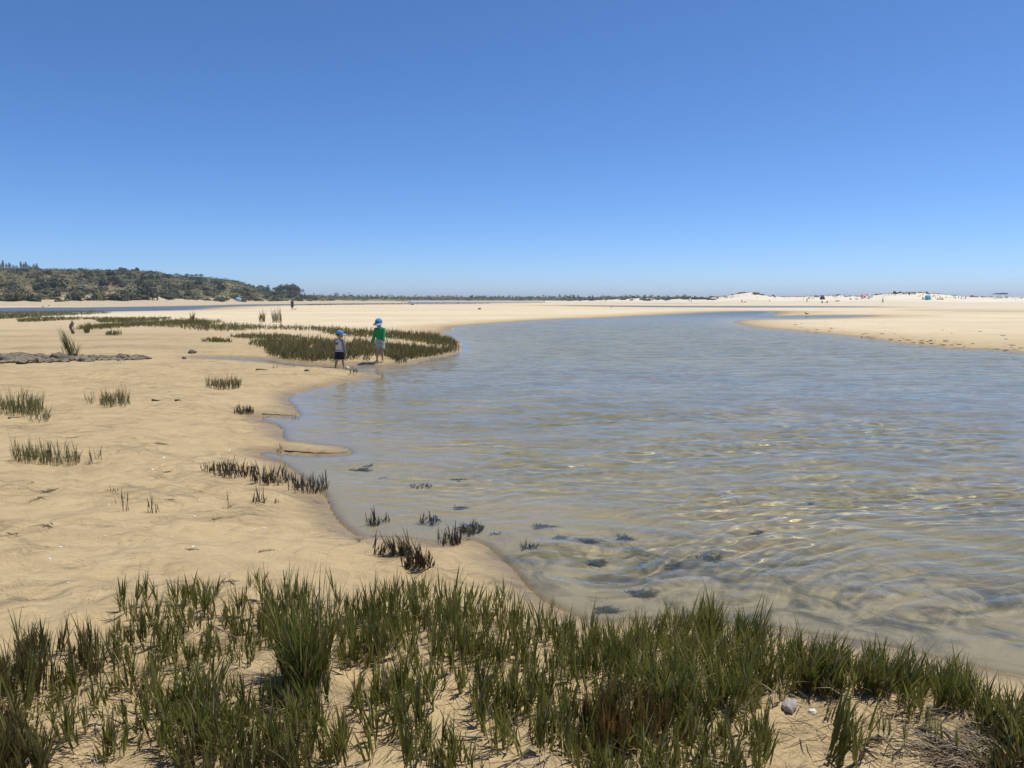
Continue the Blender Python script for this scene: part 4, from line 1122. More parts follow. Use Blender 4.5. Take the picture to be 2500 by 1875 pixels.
# --- foreground: cord grass on the hummocky bank
FG = [  # name, base polygon, shoots, height, material, label, kind, extras
 ('cord_grass',[(-40,1640),(20,1600),(100,1590),(200,1588),(258,1590),(300,1640),(240,1680),(130,1700),(40,1720),(-40,1740)],230,(0.20,0.33),M_SALT,'brownish green grass thicket on the left end of the bank','plant',None,dict(leaves=7,spread=0.20,width=0.0034)),
 ('cord_grass',[(265,1560),(330,1520),(420,1500),(520,1500),(600,1520),(640,1580),(600,1660),(520,1640),(420,1640),(330,1650),(280,1620)],300,(0.14,0.25),M_GRASS,'medium green cord grass left of the tall dark clump','cord grass','stuff',dict(leaves=6,spread=0.24,width=0.0036)),
 ('cord_grass',[(40,1700),(200,1690),(330,1680),(430,1690),(500,1760),(430,1790),(300,1780),(150,1770),(60,1760)],80,(0.13,0.22),M_GRASS,'sparse cord grass shoots on the left hummocks','cord grass','stuff',dict(leaves=6,spread=0.26,width=0.0036)),
 ('glasswort_bush',[(-60,1790),(20,1780),(80,1800),(112,1850),(120,1910),(-60,1930)],260,(0.17,0.27),M_SALT,'bushy olive green glasswort at the lower left of the bank','plant',None,dict(leaves=8,spread=0.26,width=0.0040)),
 ('tall_grass_clump',[(690,1650),(730,1630),(790,1640),(815,1665),(790,1700),(730,1712),(700,1690)],150,(0.40,0.58),M_GRASS,'tallest dense dark cord grass clump rising from the bank','plant',None,dict(leaves=7,spread=0.22,width=0.0036,curve=0.22)),
 ('cord_grass',[(610,1560),(640,1500),(700,1470),(800,1465),(900,1472),(945,1490),(930,1540),(860,1560),(760,1580),(660,1600)],330,(0.18,0.32),M_GRASS,'upright cord grass behind the tallest clump','cord grass','stuff',dict(leaves=6,spread=0.17,width=0.0034)),
 ('cord_grass',[(820,1560),(900,1545),(1000,1510),(1100,1500),(1200,1510),(1300,1520),(1400,1545),(1500,1575),(1540,1640),(1480,1680),(1400,1670),(1300,1640),(1220,1640),(1100,1625),(980,1620),(900,1640),(830,1650)],1000,(0.17,0.28),M_GRASS,'dense dark green band of cord grass along the middle of the bank','cord grass','stuff',dict(leaves=6,spread=0.20,width=0.0036)),
 ('cord_grass',[(1480,1570),(1560,1550),(1660,1545),(1760,1555),(1860,1580),(1960,1610),(1960,1700),(1880,1720),(1800,1760),(1700,1790),(1600,1760),(1520,1720),(1480,1660)],1150,(0.18,0.30),M_GRASS,'thick tangled cord grass right of the middle of the bank','cord grass','stuff',dict(leaves=6,spread=0.27,width=0.0038,curve=0.25)),
 ('tall_grass_clump',[(1640,1545),(1700,1530),(1760,1535),(1765,1570),(1700,1580),(1645,1575)],90,(0.26,0.40),M_GRASS,'spiky cord grass tuft overhanging the pool edge','plant',None,dict(leaves=6,spread=0.26,width=0.0038)),
 ('tall_grass_clump',[(1790,1560),(1850,1560),(1860,1590),(1800,1600)],60,(0.22,0.36),M_GRASS,'second spiky tuft leaning right over the pool edge','plant',None,dict(leaves=6,spread=0.28,width=0.0038,wind=(0.22,0))),
 ('cord_grass',[(1940,1620),(2040,1625),(2140,1640),(2240,1665),(2340,1690),(2380,1740),(2300,1740),(2200,1715),(2100,1700),(2000,1710),(1950,1690)],800,(0.17,0.28),M_GRASS,'dense green cord grass along the right edge of the bank','cord grass','stuff',dict(leaves=6,spread=0.27,width=0.0038,curve=0.22,wind=(0.08,0))),
 ('cord_grass',[(2370,1730),(2440,1730),(2560,1740),(2700,1800),(2700,1900),(2500,1860),(2420,1830),(2380,1790)],420,(0.17,0.28),M_GRASS,'green cord grass in the right corner of the bank','cord grass','stuff',dict(leaves=6,spread=0.3,width=0.0038,curve=0.22)),
 ('red_glasswort',[(1420,1760),(1480,1740),(1580,1740),(1640,1770),(1620,1830),(1540,1850),(1450,1850),(1415,1810)],300,(0.16,0.27),M_RUST,'rusty red glasswort patch among the green grass','plant',None,dict(leaves=5,spread=0.16,width=0.0036,dead=0.30)),
 ('red_glasswort',[(1630,1700),(1680,1690),(1700,1730),(1660,1750),(1630,1740)],70,(0.14,0.22),M_RUST,'small rusty red patch inside the tangled cord grass','plant',None,dict(leaves=5,spread=0.16,width=0.0036,dead=0.2)),
 ('cord_grass',[(1380,1700),(1480,1690),(1620,1770),(1760,1790),(1880,1790),(1900,1840),(1840,1940),(1650,1980),(1500,1960),(1400,1900),(1360,1790)],620,(0.14,0.24),M_GRASS,'mixed green and straw grass at the lower edge of the bank','cord grass','stuff',dict(leaves=6,spread=0.27,width=0.0038,dead=0.09)),
 ('cord_grass',[(420,1700),(560,1690),(650,1720),(740,1740),(800,1790),(760,1860),(620,1900),(500,1880),(440,1820),(400,1760)],300,(0.16,0.27),M_GRASS,'loose leaning cord grass below the tallest clump','cord grass','stuff',dict(leaves=6,spread=0.30,width=0.0038,curve=0.2)),
 ('cord_grass',[(440,1850),(700,1850),(780,1900),(760,1990),(430,1990)],220,(0.16,0.26),M_SALT,'olive grass at the near foot of the bank','cord grass','stuff',dict(leaves=6,spread=0.26,width=0.0038)),
 ('cord_grass',[(860,1690),(950,1660),(1060,1680),(1050,1720),(960,1740),(880,1760),(840,1740)],90,(0.13,0.22),M_GRASS,'open cord grass shoots around the sandy hollow','cord grass','stuff',dict(leaves=6,spread=0.26,width=0.0036)),
 ('cord_grass',[(1190,1690),(1290,1680),(1380,1700),(1400,1790),(1300,1840),(1220,1800)],130,(0.14,0.24),M_GRASS,'open cord grass shoots right of the sandy hollow','cord grass','stuff',dict(leaves=6,spread=0.24,width=0.0036)),
 ('cord_grass',[(990,1830),(1080,1800),(1150,1830),(1200,1880),(1200,1960),(1050,1960)],64,(0.14,0.24),M_GRASS,'small stand of cord grass in front of the sandy hollow','cord grass','stuff',dict(leaves=6,spread=0.24,width=0.0036)),
 ('glasswort_bush',[(2420,1790),(2520,1780),(2640,1800),(2640,1960),(2440,1960),(2400,1880)],380,(0.10,0.18),M_SALT,'olive green glasswort mat in the lower right corner','plant',None,dict(leaves=7,spread=0.45,width=0.0042)),
]
for i, (nm, poly, n, hr, mat, lab, cat, kind, kw) in enumerate(FG):
    dense = n > 200
    n = int(n * (0.78 if dense else 0.9)); hr = (hr[0] * 0.42, hr[1] * 0.62); kw['width'] *= 0.88
    pts = sample_poly(poly, n, 700 + i, 0.9, 0.016, -0.10 if dense else -0.02)
    kw.setdefault('dead', 0.09)
    grass_obj(nm, pts, hr, 740 + i, mat, lab, cat, kind, 'plants on the foreground bank', **kw)
# straw and dead blades lying between the shoots
pts = sample_poly([(-40,1640),(250,1560),(500,1500),(900,1480),(1250,1510),(1500,1570),(1800,1560),(2100,1640),(2400,1720),(2560,1900),(-40,1960)], 1500, 790, 0.9, 0.012, -0.1)
x, y, z = on_ground(pts[:, 0], pts[:, 1])
r = np.random.default_rng(791); n = len(x)
V, fs, t = blades(np.stack([x, y, z + 0.006 + 0.02 * r.random(n)], 1), r.uniform(0.05, 0.15, n), r.random(n) * 6.28, r.uniform(0.86, 1.0, n), 0.05 * r.random(n), r.uniform(0.0014, 0.0034, n), np.where(r.random(n) < 0.55, 0.97, 0.2 * r.random(n)), r)
V[:, 2] = np.minimum(V[:, 2], np.repeat(z, 7) + 0.05)
tag(obj('straw_litter', mesh_np('straw_litter', V, fs, [M_STRAW], True, {'tint': t})), 'dry straw and dead grass blades littering the sandy bank', 'litter', kind='stuff')
# --- lone shoots that stand apart on the bank
TUFT = []
for k in range(8):
    r = np.random.default_rng(800 + k)
    n = [3, 4, 6, 8, 5, 3, 7, 2][k]
    sp = [0.02, 0.03, 0.04, 0.05, 0.02, 0.04, 0.03, 0.01][k]
    V, fs, t = shoots(np.stack([r.normal(size=n) * sp, r.normal(size=n) * sp, np.zeros(n)], 1), r.uniform(0.7, 1.1, n) * 0.16, 810 + k, leaves=6, spread=0.26, width=0.0038, dead=0.05)
    TUFT.append(mesh_np('grass_shoot', V, fs, [M_GRASS], True, {'tint': t}))
r = np.random.default_rng(830)
areas = [([(60,1700),(520,1680),(560,1860),(120,1880)], 26, 'on the bare left hummocks'), ([(640,1700),(960,1650),(1020,1880),(660,1890)], 24, 'between the tallest clump and the sandy hollow'),
         ([(960,1640),(1420,1640),(1430,1860),(1000,1870)], 26, 'around the sandy hollow'), ([(300,1480),(640,1420),(660,1500),(330,1540)], 12, 'along the upper left edge of the bank'),
         ([(2080,1720),(2300,1730),(2330,1860),(1950,1870)], 6, 'on the bare right end of the bank'), ([(940,1440),(1240,1455),(1300,1520),(900,1530)], 14, 'along the upper middle edge of the bank')]
for poly, n, where in areas:
    pts = sample_poly(poly, n, 831 + len(where), 0)
    x, y, z = on_ground(pts[:, 0], pts[:, 1])
    for k in range(n):
        s = r.uniform(0.75, 1.35)
        kt = r.integers(8)
        o = obj('grass_shoot', TUFT[kt], None, (x[k], y[k], z[k]), (0, 0, r.random() * 6.28), (s, s, s * r.uniform(0.8, 1.15)))
        tag(o, ['three shoot', 'four shoot', 'six shoot', 'broad eight shoot', 'tight five shoot', 'spread three shoot', 'seven shoot', 'thin two shoot'][kt] + (' tall' if s > 1.05 else ' short') + ' cord grass tuft ' + where, 'grass tuft', 'lone grass tufts on the bank')

# ------------------------------------------------------------------ people
M_SKIN = simple('skin', (0.40, 0.235, 0.155), 0.55, 0.06, 20, spec=0.35)
M_TAN = simple('tanned_skin', (0.27, 0.15, 0.095), 0.55, 0.06, 20, spec=0.35)
M_HAIR = simple('hair', (0.07, 0.045, 0.028), 0.6, 0.3, 60)
M_EYE = simple('eye_dark', (0.03, 0.02, 0.015), 0.2, 0.1, 10, spec=0.5)
M_LIP = simple('lips', (0.36, 0.15, 0.12), 0.5, 0.1, 20)
def cloth(name, col, var=0.1): return simple(name, col, 0.85, var, 40, 0.15, 0.002, spec=0.15)
M_GREEN = cloth('green_cotton', (0.035, 0.30, 0.10)); M_WHITE = cloth('white_lycra', (0.62, 0.60, 0.60)); M_GREY = cloth('grey_lycra', (0.17, 0.20, 0.20))
M_NAVY = cloth('navy_shorts', (0.022, 0.024, 0.035)); M_CAP = cloth('light_blue_cap', (0.09, 0.25, 0.43)); M_CAPB = cloth('cap_brim', (0.28, 0.43, 0.62))
M_CAPD = cloth('cap_patch', (0.02, 0.09, 0.22)); M_PRINT = cloth('printed_shorts', (0.42, 0.40, 0.40), 0.75); M_TEXT = cloth('maroon_print', (0.10, 0.03, 0.04))
M_DARK = cloth('dark_cloth', (0.05, 0.05, 0.065)); M_KHAKI = cloth('khaki_cloth', (0.20, 0.16, 0.11)); M_RED = cloth('red_cloth', (0.50, 0.06, 0.05)); M_PALE = cloth('pale_cloth', (0.62, 0.60, 0.56)); M_BLUE = cloth('blue_cloth', (0.08, 0.17, 0.42))

def solidify(mb, name, mat, voxel, parent, smooth_it=2):
    """overlapping shapes -> one continuous skin"""
    me = mb.mesh('tmp', None)
    bm = bmesh.new(); bm.from_mesh(me); bmesh.ops.recalc_face_normals(bm, faces=bm.faces); bm.to_mesh(me); bm.free()
    t = bpy.data.objects.new('tmp', me); COL.objects.link(t)
    m = t.modifiers.new('r', 'REMESH'); m.mode = 'VOXEL'; m.voxel_size = voxel; m.use_smooth_shade = True
    if smooth_it:
        sm = t.modifiers.new('s', 'SMOOTH'); sm.factor = 0.5; sm.iterations = smooth_it
    dg = bpy.context.evaluated_depsgraph_get()
    out = bpy.data.meshes.new_from_object(t.evaluated_get(dg))
    bpy.data.objects.remove(t); bpy.data.meshes.remove(me)
    out.name = name; out.materials.clear(); out.materials.append(mat)
    return obj(name, out, parent)

def ik(a, b, l1, l2, pole):
    a, b = Vector(a), Vector(b)
    d = b - a; L = min(d.length, (l1 + l2) * 0.999); u = d.normalized()
    x = (l1 * l1 - l2 * l2 + L * L) / (2 * L); h = math.sqrt(max(l1 * l1 - x * x, 0))
    p = Vector(pole); p = (p - u * p.dot(u)).normalized()
    return a + u * x + p * h

def person(label, loc, rz, H, child=False, feet=((-0.06, 0, 0), (0.06, 0, 0)), hands=None, head_yaw=0.0, head_pitch=0.0, lean=0.0, skin=None, top=None, sleeves=None, sleeve_mat=None,
           bottom=None, bottom_len=0.55, top_len=0.0, cap=None, hair=True, sit=False, voxel=0.02, detail=False, group=None, hood=False, name='person'):
    """standing figure facing local +Y; feet and hands are given as fractions of the height H"""
    skin = skin or M_SKIN
    root = empty(name, loc, rz)
    hh = H * (0.185 if child else 0.135)
    zs, zh = H * (0.765 if child else 0.815), H * (0.455 if child else 0.49)
    sw, hw = H * (0.098 if child else 0.108), H * (0.052 if child else 0.050)
    if sit: zh, zs = H * 0.07, H * (0.07 + 0.33)
    zchin = zs + H * (0.045 if child else 0.05)
    fat = 1.0 if child else 0.95
    dy = math.tan(lean) * (zs - zh)
    def tz(q): return Vector((0, dy * q, zh + (zs - zh) * q))
    torso = [(-0.14, 0.072, 0.055), (0.0, 0.088, 0.066), (0.22, 0.078, 0.062), (0.5, 0.085, 0.066), (0.78, 0.100, 0.068), (0.95, 0.086, 0.054), (1.04, 0.040, 0.036), (1.22, 0.030, 0.031)]
    body = MB()
    body.tube([tz(q) for q, _, _ in torso], [(a * H * fat, b * H * fat) for _, a, b in torso], 16)
    l1 = H * (0.205 if child else 0.225); l2 = H * (0.215 if child else 0.235)
    u1, u2 = H * 0.150, H * 0.145
    hips = [Vector((s * hw, 0, zh)) for s in (-1, 1)]
    shs = [Vector((s * sw, dy, zs - 0.012 * H)) for s in (-1, 1)]
    ankles, knees, elbows, wrists = [], [], [], []
    for i, s in enumerate((-1, 1)):
        f = Vector(feet[i]) * H
        an = f + Vector((0, 0, 0.042 * H))
        kn = ik(hips[i], an, l1, l2, (0.15 * s, 1, 0.6 if sit else 0.05))
        ankles.append(an); knees.append(kn)
        body.tube([hips[i] + Vector((0, 0, .02 * H)), hips[i].lerp(kn, .45), kn, kn.lerp(an, .35), kn.lerp(an, .8), an, an - Vector((0, 0, .025 * H))],
                  [0.052 * H, 0.047 * H, 0.033 * H, 0.034 * H, 0.021 * H, 0.020 * H, 0.018 * H], 12)
        td = Vector((0.12 * s, 1, 0)).normalized()
        if sit: td = Vector((0.1 * s, 0.75, 0.66)).normalized()
        heel = an - td * 0.03 * H - Vector((0, 0, 0.024 * H)); toe = an + td * 0.095 * H - Vector((0, 0, 0.032 * H))
        body.tube([heel - td * .01 * H, heel, heel.lerp(toe, .5) + Vector((0, 0, .004 * H)), toe, toe + td * .014 * H], [(0.010 * H, 0.010 * H), (0.019 * H, 0.017 * H), (0.021 * H, 0.016 * H), (0.024 * H, 0.010 * H), (0.012 * H, 0.006 * H)], 10)
        if detail:
            side = Vector((td.y, -td.x, 0))
            for k in range(5): body.ball(toe + td * (0.018 - 0.003 * abs(k - (1 if s > 0 else 3))) * H + side * (k - 2) * 0.0095 * H - Vector((0, 0, .003 * H)), 0.0068 * H, 8, 6)
        hd = Vector(hands[i]) * H if hands else Vector((s * 0.155, 0.02, 0.42 if not sit else 0.1)) * H
        el = ik(shs[i], hd, u1, u2, (0.5 * s, -1, -0.1))
        elbows.append(el); wrists.append(hd)
        body.tube([shs[i] - Vector((s * .02 * H, 0, 0)), shs[i], shs[i].lerp(el, .5), el, el.lerp(hd, .35), hd], [0.030 * H, 0.033 * H, 0.028 * H, 0.023 * H, 0.024 * H, 0.0155 * H], 10)
        fd = (hd - el).normalized(); pd = Vector((0, 1, 0)); pd = (pd - fd * pd.dot(fd)).normalized(); nd = fd.cross(pd)
        palm = hd + fd * 0.028 * H
        body.tube([hd - fd * .004 * H, hd + fd * .012 * H, palm, hd + fd * 0.05 * H], [0.0145 * H, (0.020 * H, 0.012 * H), (0.024 * H, 0.012 * H), (0.022 * H, 0.010 * H)], 8) if not detail else None
        if detail:
            # palm as a flat box between wrist and knuckles, four unequal bent fingers, thumb from the side
            for q in range(4): body.tube([hd, hd + fd * .02 * H + pd * (q - 1.5) * .009 * H, hd + fd * .050 * H + pd * (q - 1.5) * .0125 * H], [0.012 * H, 0.0095 * H, 0.0075 * H], 8)
            for q, ln in enumerate((0.034, 0.041, 0.044, 0.038)):
                b0 = hd + fd * .048 * H + pd * (q - 1.5) * .0130 * H
                b1 = b0 + (fd * 0.9 + nd * (0.25 * -s)).normalized() * ln * .5 * H + pd * (q - 1.5) * .001 * H
                b2 = b1 + (fd * 0.75 + nd * (0.65 * -s)).normalized() * ln * .5 * H
                body.tube([b0, b1, b2], [0.0062 * H, 0.0058 * H, 0.0044 * H], 8)
            t0 = hd + fd * .016 * H + pd * .018 * H
            t1 = t0 + (fd * .6 + pd * .7).normalized() * .022 * H; t2 = t1 + (fd * .95 + pd * .25).normalized() * .02 * H
            body.tube([hd + fd * .006 * H, t0, t1, t2], [0.010 * H, 0.0085 * H, 0.0068 * H, 0.005 * H], 8)
        else:
            for q in range(4): body.tube([palm + pd * (q - 1.5) * .011 * H, hd + fd * 0.085 * H + pd * (q - 1.5) * .012 * H], [0.007 * H, 0.005 * H], 6)
            body.tube([palm - fd * .01 * H + pd * .015 * H, palm + pd * .034 * H + fd * .012 * H], [0.008 * H, 0.006 * H], 6)
    # head with jaw, nose, ears, on the neck
    hc = Vector((0, dy + 0.010 * H, zchin + hh * 0.50))
    R = Matrix.Translation(Vector((0, dy, zchin))) @ Matrix.Rotation(head_yaw, 4, 'Z') @ Matrix.Rotation(head_pitch, 4, 'X') @ Matrix.Translation(-Vector((0, dy, zchin)))
    hb = MB()
    def hfn(d):
        q = 1.0
        if d.z < 0: q *= 1 - 0.16 * (-d.z) ** 1.2 * (0.6 + 0.4 * abs(d.x))
        if d.y < -0.2: q *= 1.03
        return q
    hb.ball(hc, (hh * 0.375, hh * 0.46, hh * 0.5), 18, 14, hfn)
    hb.ball(hc + Vector((0, hh * .30, -hh * .30)), (hh * .20, hh * .15, hh * .14), 10, 8)
    hb.tube([hc + Vector((0, hh * .40, hh * .08)), hc + Vector((0, hh * .50, -hh * .07)), hc + Vector((0, hh * .42, -hh * .12))], [hh * .035, hh * .06, hh * .05], 8)
    for s in (-1, 1): hb.ball(hc + Vector((s * hh * .385, -hh * .02, -hh * .03)), (hh * .045, hh * .09, hh * .13), 8, 6)
    hb.xform(R)
    for V, in zip(hb.v): body.v.append(V)
    for f in hb.f: body.f.append([i + body.n for i in f])
    body.n += hb.n
    solidify(body, 'body', skin, voxel, root)
    if detail:
        for s in (-1, 1):
            e = MB(); e.ball(hc + Vector((s * hh * .15, hh * .415, hh * .03)), (hh * .045, hh * .03, hh * .028), 8, 6); e.xform(R); e.build('eye', M_EYE, root)
        e = MB(); e.ball(hc + Vector((0, hh * .43, -hh * .235)), (hh * .09, hh * .03, hh * .02), 8, 6); e.xform(R); e.build('mouth', M_LIP, root)
    if hair:
        e = MB(); e.ball(hc + Vector((0, -hh * .06, hh * .05)), (hh * .405, hh * .45, hh * .49), 16, 12, lambda d: (1.0 if (d.z > 0.25 or (d.y < 0.15 and d.z > -0.55)) else 0.80))
        e.xform(R); e.build('hair', M_HAIR, root)
    if cap:
        cm, bm_, brim_yaw = cap
        e = MB(); e.ball(hc + Vector((0, -hh * .02, hh * .10)), (hh * .46, hh * .54, hh * .50), 18, 14, lambda d: 1.0 if d.z > -0.05 else (0.90 if d.z > -0.35 and d.y < 0.2 else 0.72))
        e.ball(hc + Vector((0, -hh * .02, hh * .605)), hh * .03, 8, 6)
        e.xform(R); c = e.build('cap', cm, root)
        e = MB()
        ns = 12; top_, bot_ = [], []
        for k in range(ns + 1):
            a = math.pi * (0.12 + 0.76 * k / ns)
            for rr, zz in ((0.44, 0.14), (0.64, 0.13), (0.84, 0.05)):
                top_.append(hc + Vector((math.cos(a) * hh * (0.44 + (rr - .44) * .55), math.sin(a) * hh * (rr + 0.04), hh * (zz - 0.05 * abs(math.cos(a))))))
                bot_.append(top_[-1] - Vector((0, 0, hh * .03)))
        n3 = len(top_)
        Fs = []
        for k in range(ns):
            for j in range(2):
                a0 = k * 3 + j
                Fs.append([a0, a0 + 1, a0 + 4, a0 + 3]); Fs.append([n3 + a0 + 3, n3 + a0 + 4, n3 + a0 + 1, n3 + a0])
            Fs.append([k * 3 + 2, n3 + k * 3 + 2, n3 + k * 3 + 5, k * 3 + 5]); Fs.append([k * 3, k * 3 + 3, n3 + k * 3 + 3, n3 + k * 3])
        Fs.append([0, n3, n3 + 1, 1]); Fs.append([1, n3 + 1, n3 + 2, 2])
        Fs.append([ns * 3 + 1, n3 + ns * 3 + 1, n3 + ns * 3, ns * 3]); Fs.append([ns * 3 + 2, n3 + ns * 3 + 2, n3 + ns * 3 + 1, ns * 3 + 1])
        e.add([tuple(v) for v in top_ + bot_], Fs); e.xform(R); e.build('brim', bm_, c)
        e = MB(); e.ball(hc + Vector((0, hh * .47, hh * .33)), (hh * .09, hh * .05, hh * .07), 10, 6); e.xform(R); e.build('badge', M_CAPD, c)
    g = 0.011 * H
    if top:
        sh = MB()
        ring = [(top_len, 0.094, 0.074)] + [(q, a, b) for q, a, b in torso if 0.0 < q - top_len and q < 1.0] + [(1.05, 0.052, 0.046)]
        sh.tube([tz(q) for q, _, _ in ring], [(a * H * fat + g, b * H * fat + g) for _, a, b in ring], 18)
        if hood: sh.tube([tz(1.0) + Vector((-.055 * H, .01 * H, 0)), tz(1.06) + Vector((-.03 * H, -.045 * H, 0)), tz(1.06) + Vector((.03 * H, -.045 * H, 0)), tz(1.0) + Vector((.055 * H, .01 * H, 0))], [.016 * H, .026 * H, .026 * H, .016 * H], 10)
        def sleeve(i, s, mb):
            e = shs[i].lerp(elbows[i], 1.0)
            pts = [shs[i] - Vector((s * .03 * H, 0, 0)), shs[i], shs[i].lerp(e, .5), e, e.lerp(wrists[i], .5), e.lerp(wrists[i], .93)]
            rr = [0.040 * H, 0.045 * H, 0.040 * H, 0.035 * H, 0.033 * H, 0.027 * H]
            if sleeves == 'short': pts, rr = pts[:3], rr[:3]
            mb.tube(pts, rr, 12)
        if sleeves and not sleeve_mat:
            for i, s in enumerate((-1, 1)): sleeve(i, s, sh)
        solidify(sh, 'shirt', top, voxel, root)
        if sleeves and sleeve_mat:
            for i, s in enumerate((-1, 1)):
                mb = MB(); sleeve(i, s, mb); solidify(mb, 'sleeve', sleeve_mat, voxel, root)
    if bottom:
        sb = MB()
        sb.tube([tz(q) for q in (-0.16, 0.0, 0.20)], [(0.080 * H * fat + g, 0.066 * H * fat + g), (0.092 * H * fat + g, 0.072 * H * fat + g), (0.082 * H * fat + g, 0.066 * H * fat + g)], 16)
        for i, s in enumerate((-1, 1)):
            if bottom_len <= 1: e = hips[i].lerp(knees[i], bottom_len); pts = [hips[i], hips[i].lerp(e, .5), e]; rr = [0.066 * H, 0.066 * H, 0.067 * H]
            else: pts = [hips[i], hips[i].lerp(knees[i], .5), knees[i], knees[i].lerp(ankles[i], .9)]; rr = [0.062 * H, 0.056 * H, 0.045 * H, 0.034 * H]
            sb.tube(pts, rr, 12)
        solidify(sb, 'shorts' if bottom_len <= 1 else 'trousers', bottom, voxel, root)
    tag(root, label, 'person', group)
    for c in root.children:
        if c.type == 'MESH': c.cycles.is_caustics_receiver = True
    return root, dict(tz=tz, H=H, zs=zs, zh=zh)

# the two children at the creek
x, y, z = gp(929, 883); Hk = 106 / F * y * 1.0
person('child in a bright green hooded top, light patterned shorts and blue cap looking down', (x, y, z), math.pi - 0.32, Hk, True,
       feet=((-0.045, -0.02, 0), (0.05, 0.07, 0)), hands=((-0.135, 0.10, 0.47), (0.185, 0.03, 0.42)), head_yaw=0.05, head_pitch=-0.38, lean=0.03, top=M_GREEN, sleeves='long', top_len=-0.10,
       bottom=M_PRINT, bottom_len=0.72, cap=(M_CAP, M_CAPB, 0), voxel=0.0052, detail=True, hood=True)
x, y, z = gp(829, 899); Hk = 97 / F * y * 1.0
k1, info = person('child in a white vest with grey sleeves, dark shorts and light blue cap wading', (x, y, z), -0.50, Hk, True,
       feet=((-0.10, -0.05, 0), (0.075, 0.08, 0)), hands=((-0.14, 0.08, 0.44), (0.165, 0.06, 0.41)), head_yaw=-0.75, head_pitch=-0.10, lean=0.05, top=M_WHITE, sleeves='long', sleeve_mat=M_GREY, top_len=0.05,
       bottom=M_NAVY, bottom_len=0.86, cap=(M_CAP, M_CAPB, 0), voxel=0.0046, detail=True)
fc = bpy.data.curves.new('print', 'FONT'); fc.body = '09'; fc.size = 0.085; fc.extrude = 0.0015; fc.align_x = 'CENTER'; fc.offset = 0.002
to = bpy.data.objects.new('tmp', fc); COL.objects.link(to)
tm = bpy.data.meshes.new_from_object(to.evaluated_get(bpy.context.evaluated_depsgraph_get())); bpy.data.objects.remove(to)
tm.materials.clear(); tm.materials.append(M_TEXT)
p = info['tz'](0.70)
shirt = [c for c in k1.children if c.name.startswith('shirt')][0]
obj('back_print', tm, shirt, (p.x - 0.005, p.y - 0.0845 * info['H'] - 0.003, p.z - 0.03), (math.pi / 2 + 0.05, 0, 0))

# ball at the child's foot
x, y, z = gp(848, 902)
mb = MB(); rb = 0.048
mb.ball((0, 0, rb), rb, 16, 12)
bl = mb.build('toy_ball', simple('white_rubber', (0.66, 0.62, 0.56), 0.5, 0.1, 30), None, loc=(x, y, z - 0.006))
tag(bl, 'small white ball in the creek by the wading child', 'ball')
mb = MB(); mb.tube([(rb * 1.004 * math.cos(a), 0, rb + rb * 1.004 * math.sin(a)) for a in np.linspace(0, 6.283, 25)], [0.0028] * 25, 5, cap=False)
mb.tube([(0, rb * 1.004 * math.cos(a), rb + rb * 1.004 * math.sin(a)) for a in np.linspace(0, 6.283, 25)], [0.0028] * 25, 5, cap=False)
mb.build('seam', simple('ball_seam', (0.30, 0.24, 0.18), 0.6, 0.1, 30), bl)

def on_ridge(ridge, px, py, t0=-0.9, t1=1.0):
    ts = np.linspace(t0, t1, 160)
    hx, hy, hz = ridge.point(np.full(160, float(px)), ts)
    _, yy = to_px(hx, hy, hz)
    i = int(np.argmin(np.abs(yy - py)))
    return float(hx[i]), float(hy[i]), float(hz[i])

# far walkers and bathers
x, y, z = gp(714, 757.5)
pb, _i = person('person with a dark rucksack walking over the wide sand flat', (x, y, z), 0.5, 1.62, False, feet=((-0.06, -0.05, 0), (0.06, 0.06, 0)), lean=0.10, top=M_DARK, sleeves='short', bottom=M_DARK, bottom_len=0.9, skin=M_TAN, voxel=0.02, head_pitch=-0.3)
mb = MB(); mb.tube([(-0.02, -0.22, 0.98), (-0.02, -0.25, 1.15), (-0.02, -0.20, 1.36), (-0.02, -0.14, 1.42)], [(0.15, 0.08), (0.19, 0.13), (0.17, 0.11), (0.10, 0.06)], 10)
bp = solidify(mb, 'rucksack', M_DARK, 0.02, None); bp.location = (x, y, z); bp.rotation_euler = (0, 0, 0.5)
tag(bp, 'dark rucksack carried on the back of the walker on the flat', 'rucksack')

WALK = [
 ('person standing beside the blue and white beach tent', HILL, 594, 735.6, 1.72, 2.6, dict(top=M_KHAKI, bottom=M_DARK, skin=M_TAN)),
 ('person on the left of a pair walking below the low dune scrub', DUNE, 1680.5, 738.5, 1.65, 1.4, dict(top=M_DARK, bottom=M_DARK, skin=M_TAN)),
 ('person on the right of a pair walking below the low dune scrub', DUNE, 1685.5, 738.5, 1.70, 1.4, dict(top=M_KHAKI, bottom=M_DARK, skin=M_TAN)),
 ('person walking with a dog along the shallow channel', DUNE, 1808, 740.5, 1.70, -1.2, dict(top=M_DARK, bottom=M_DARK, skin=M_TAN, feet=((-0.05, -0.10, 0), (0.05, 0.10, 0)))),
 ('small bather standing at the channel below the dune knoll', DUNE, 1875, 737.0, 1.15, 0.5, dict(bottom=M_DARK, skin=M_TAN, child=True)),
 ('person standing before the dark dome tent', DUNE, 1966, 738.6, 1.65, 0.6, dict(top=M_KHAKI, bottom=M_DARK, skin=M_TAN)),
 ('person striding across the beach below the striped umbrellas', DUNE, 2150, 740.0, 1.70, -1.5, dict(bottom=M_DARK, skin=M_TAN, feet=((-0.05, -0.13, 0), (0.05, 0.12, 0)), hands=((-0.17, 0.16, 0.66), (0.16, -0.14, 0.5)))),
]
for lab, rg, px, py, Hh, rz, kw in WALK:
    x, y, z = on_ridge(rg, px, py)
    kw.setdefault('bottom_len', 0.8); kw.setdefault('sleeves', 'short' if kw.get('top') else None)
    person(lab, (x, y, z), rz, Hh, voxel=0.03, **kw)
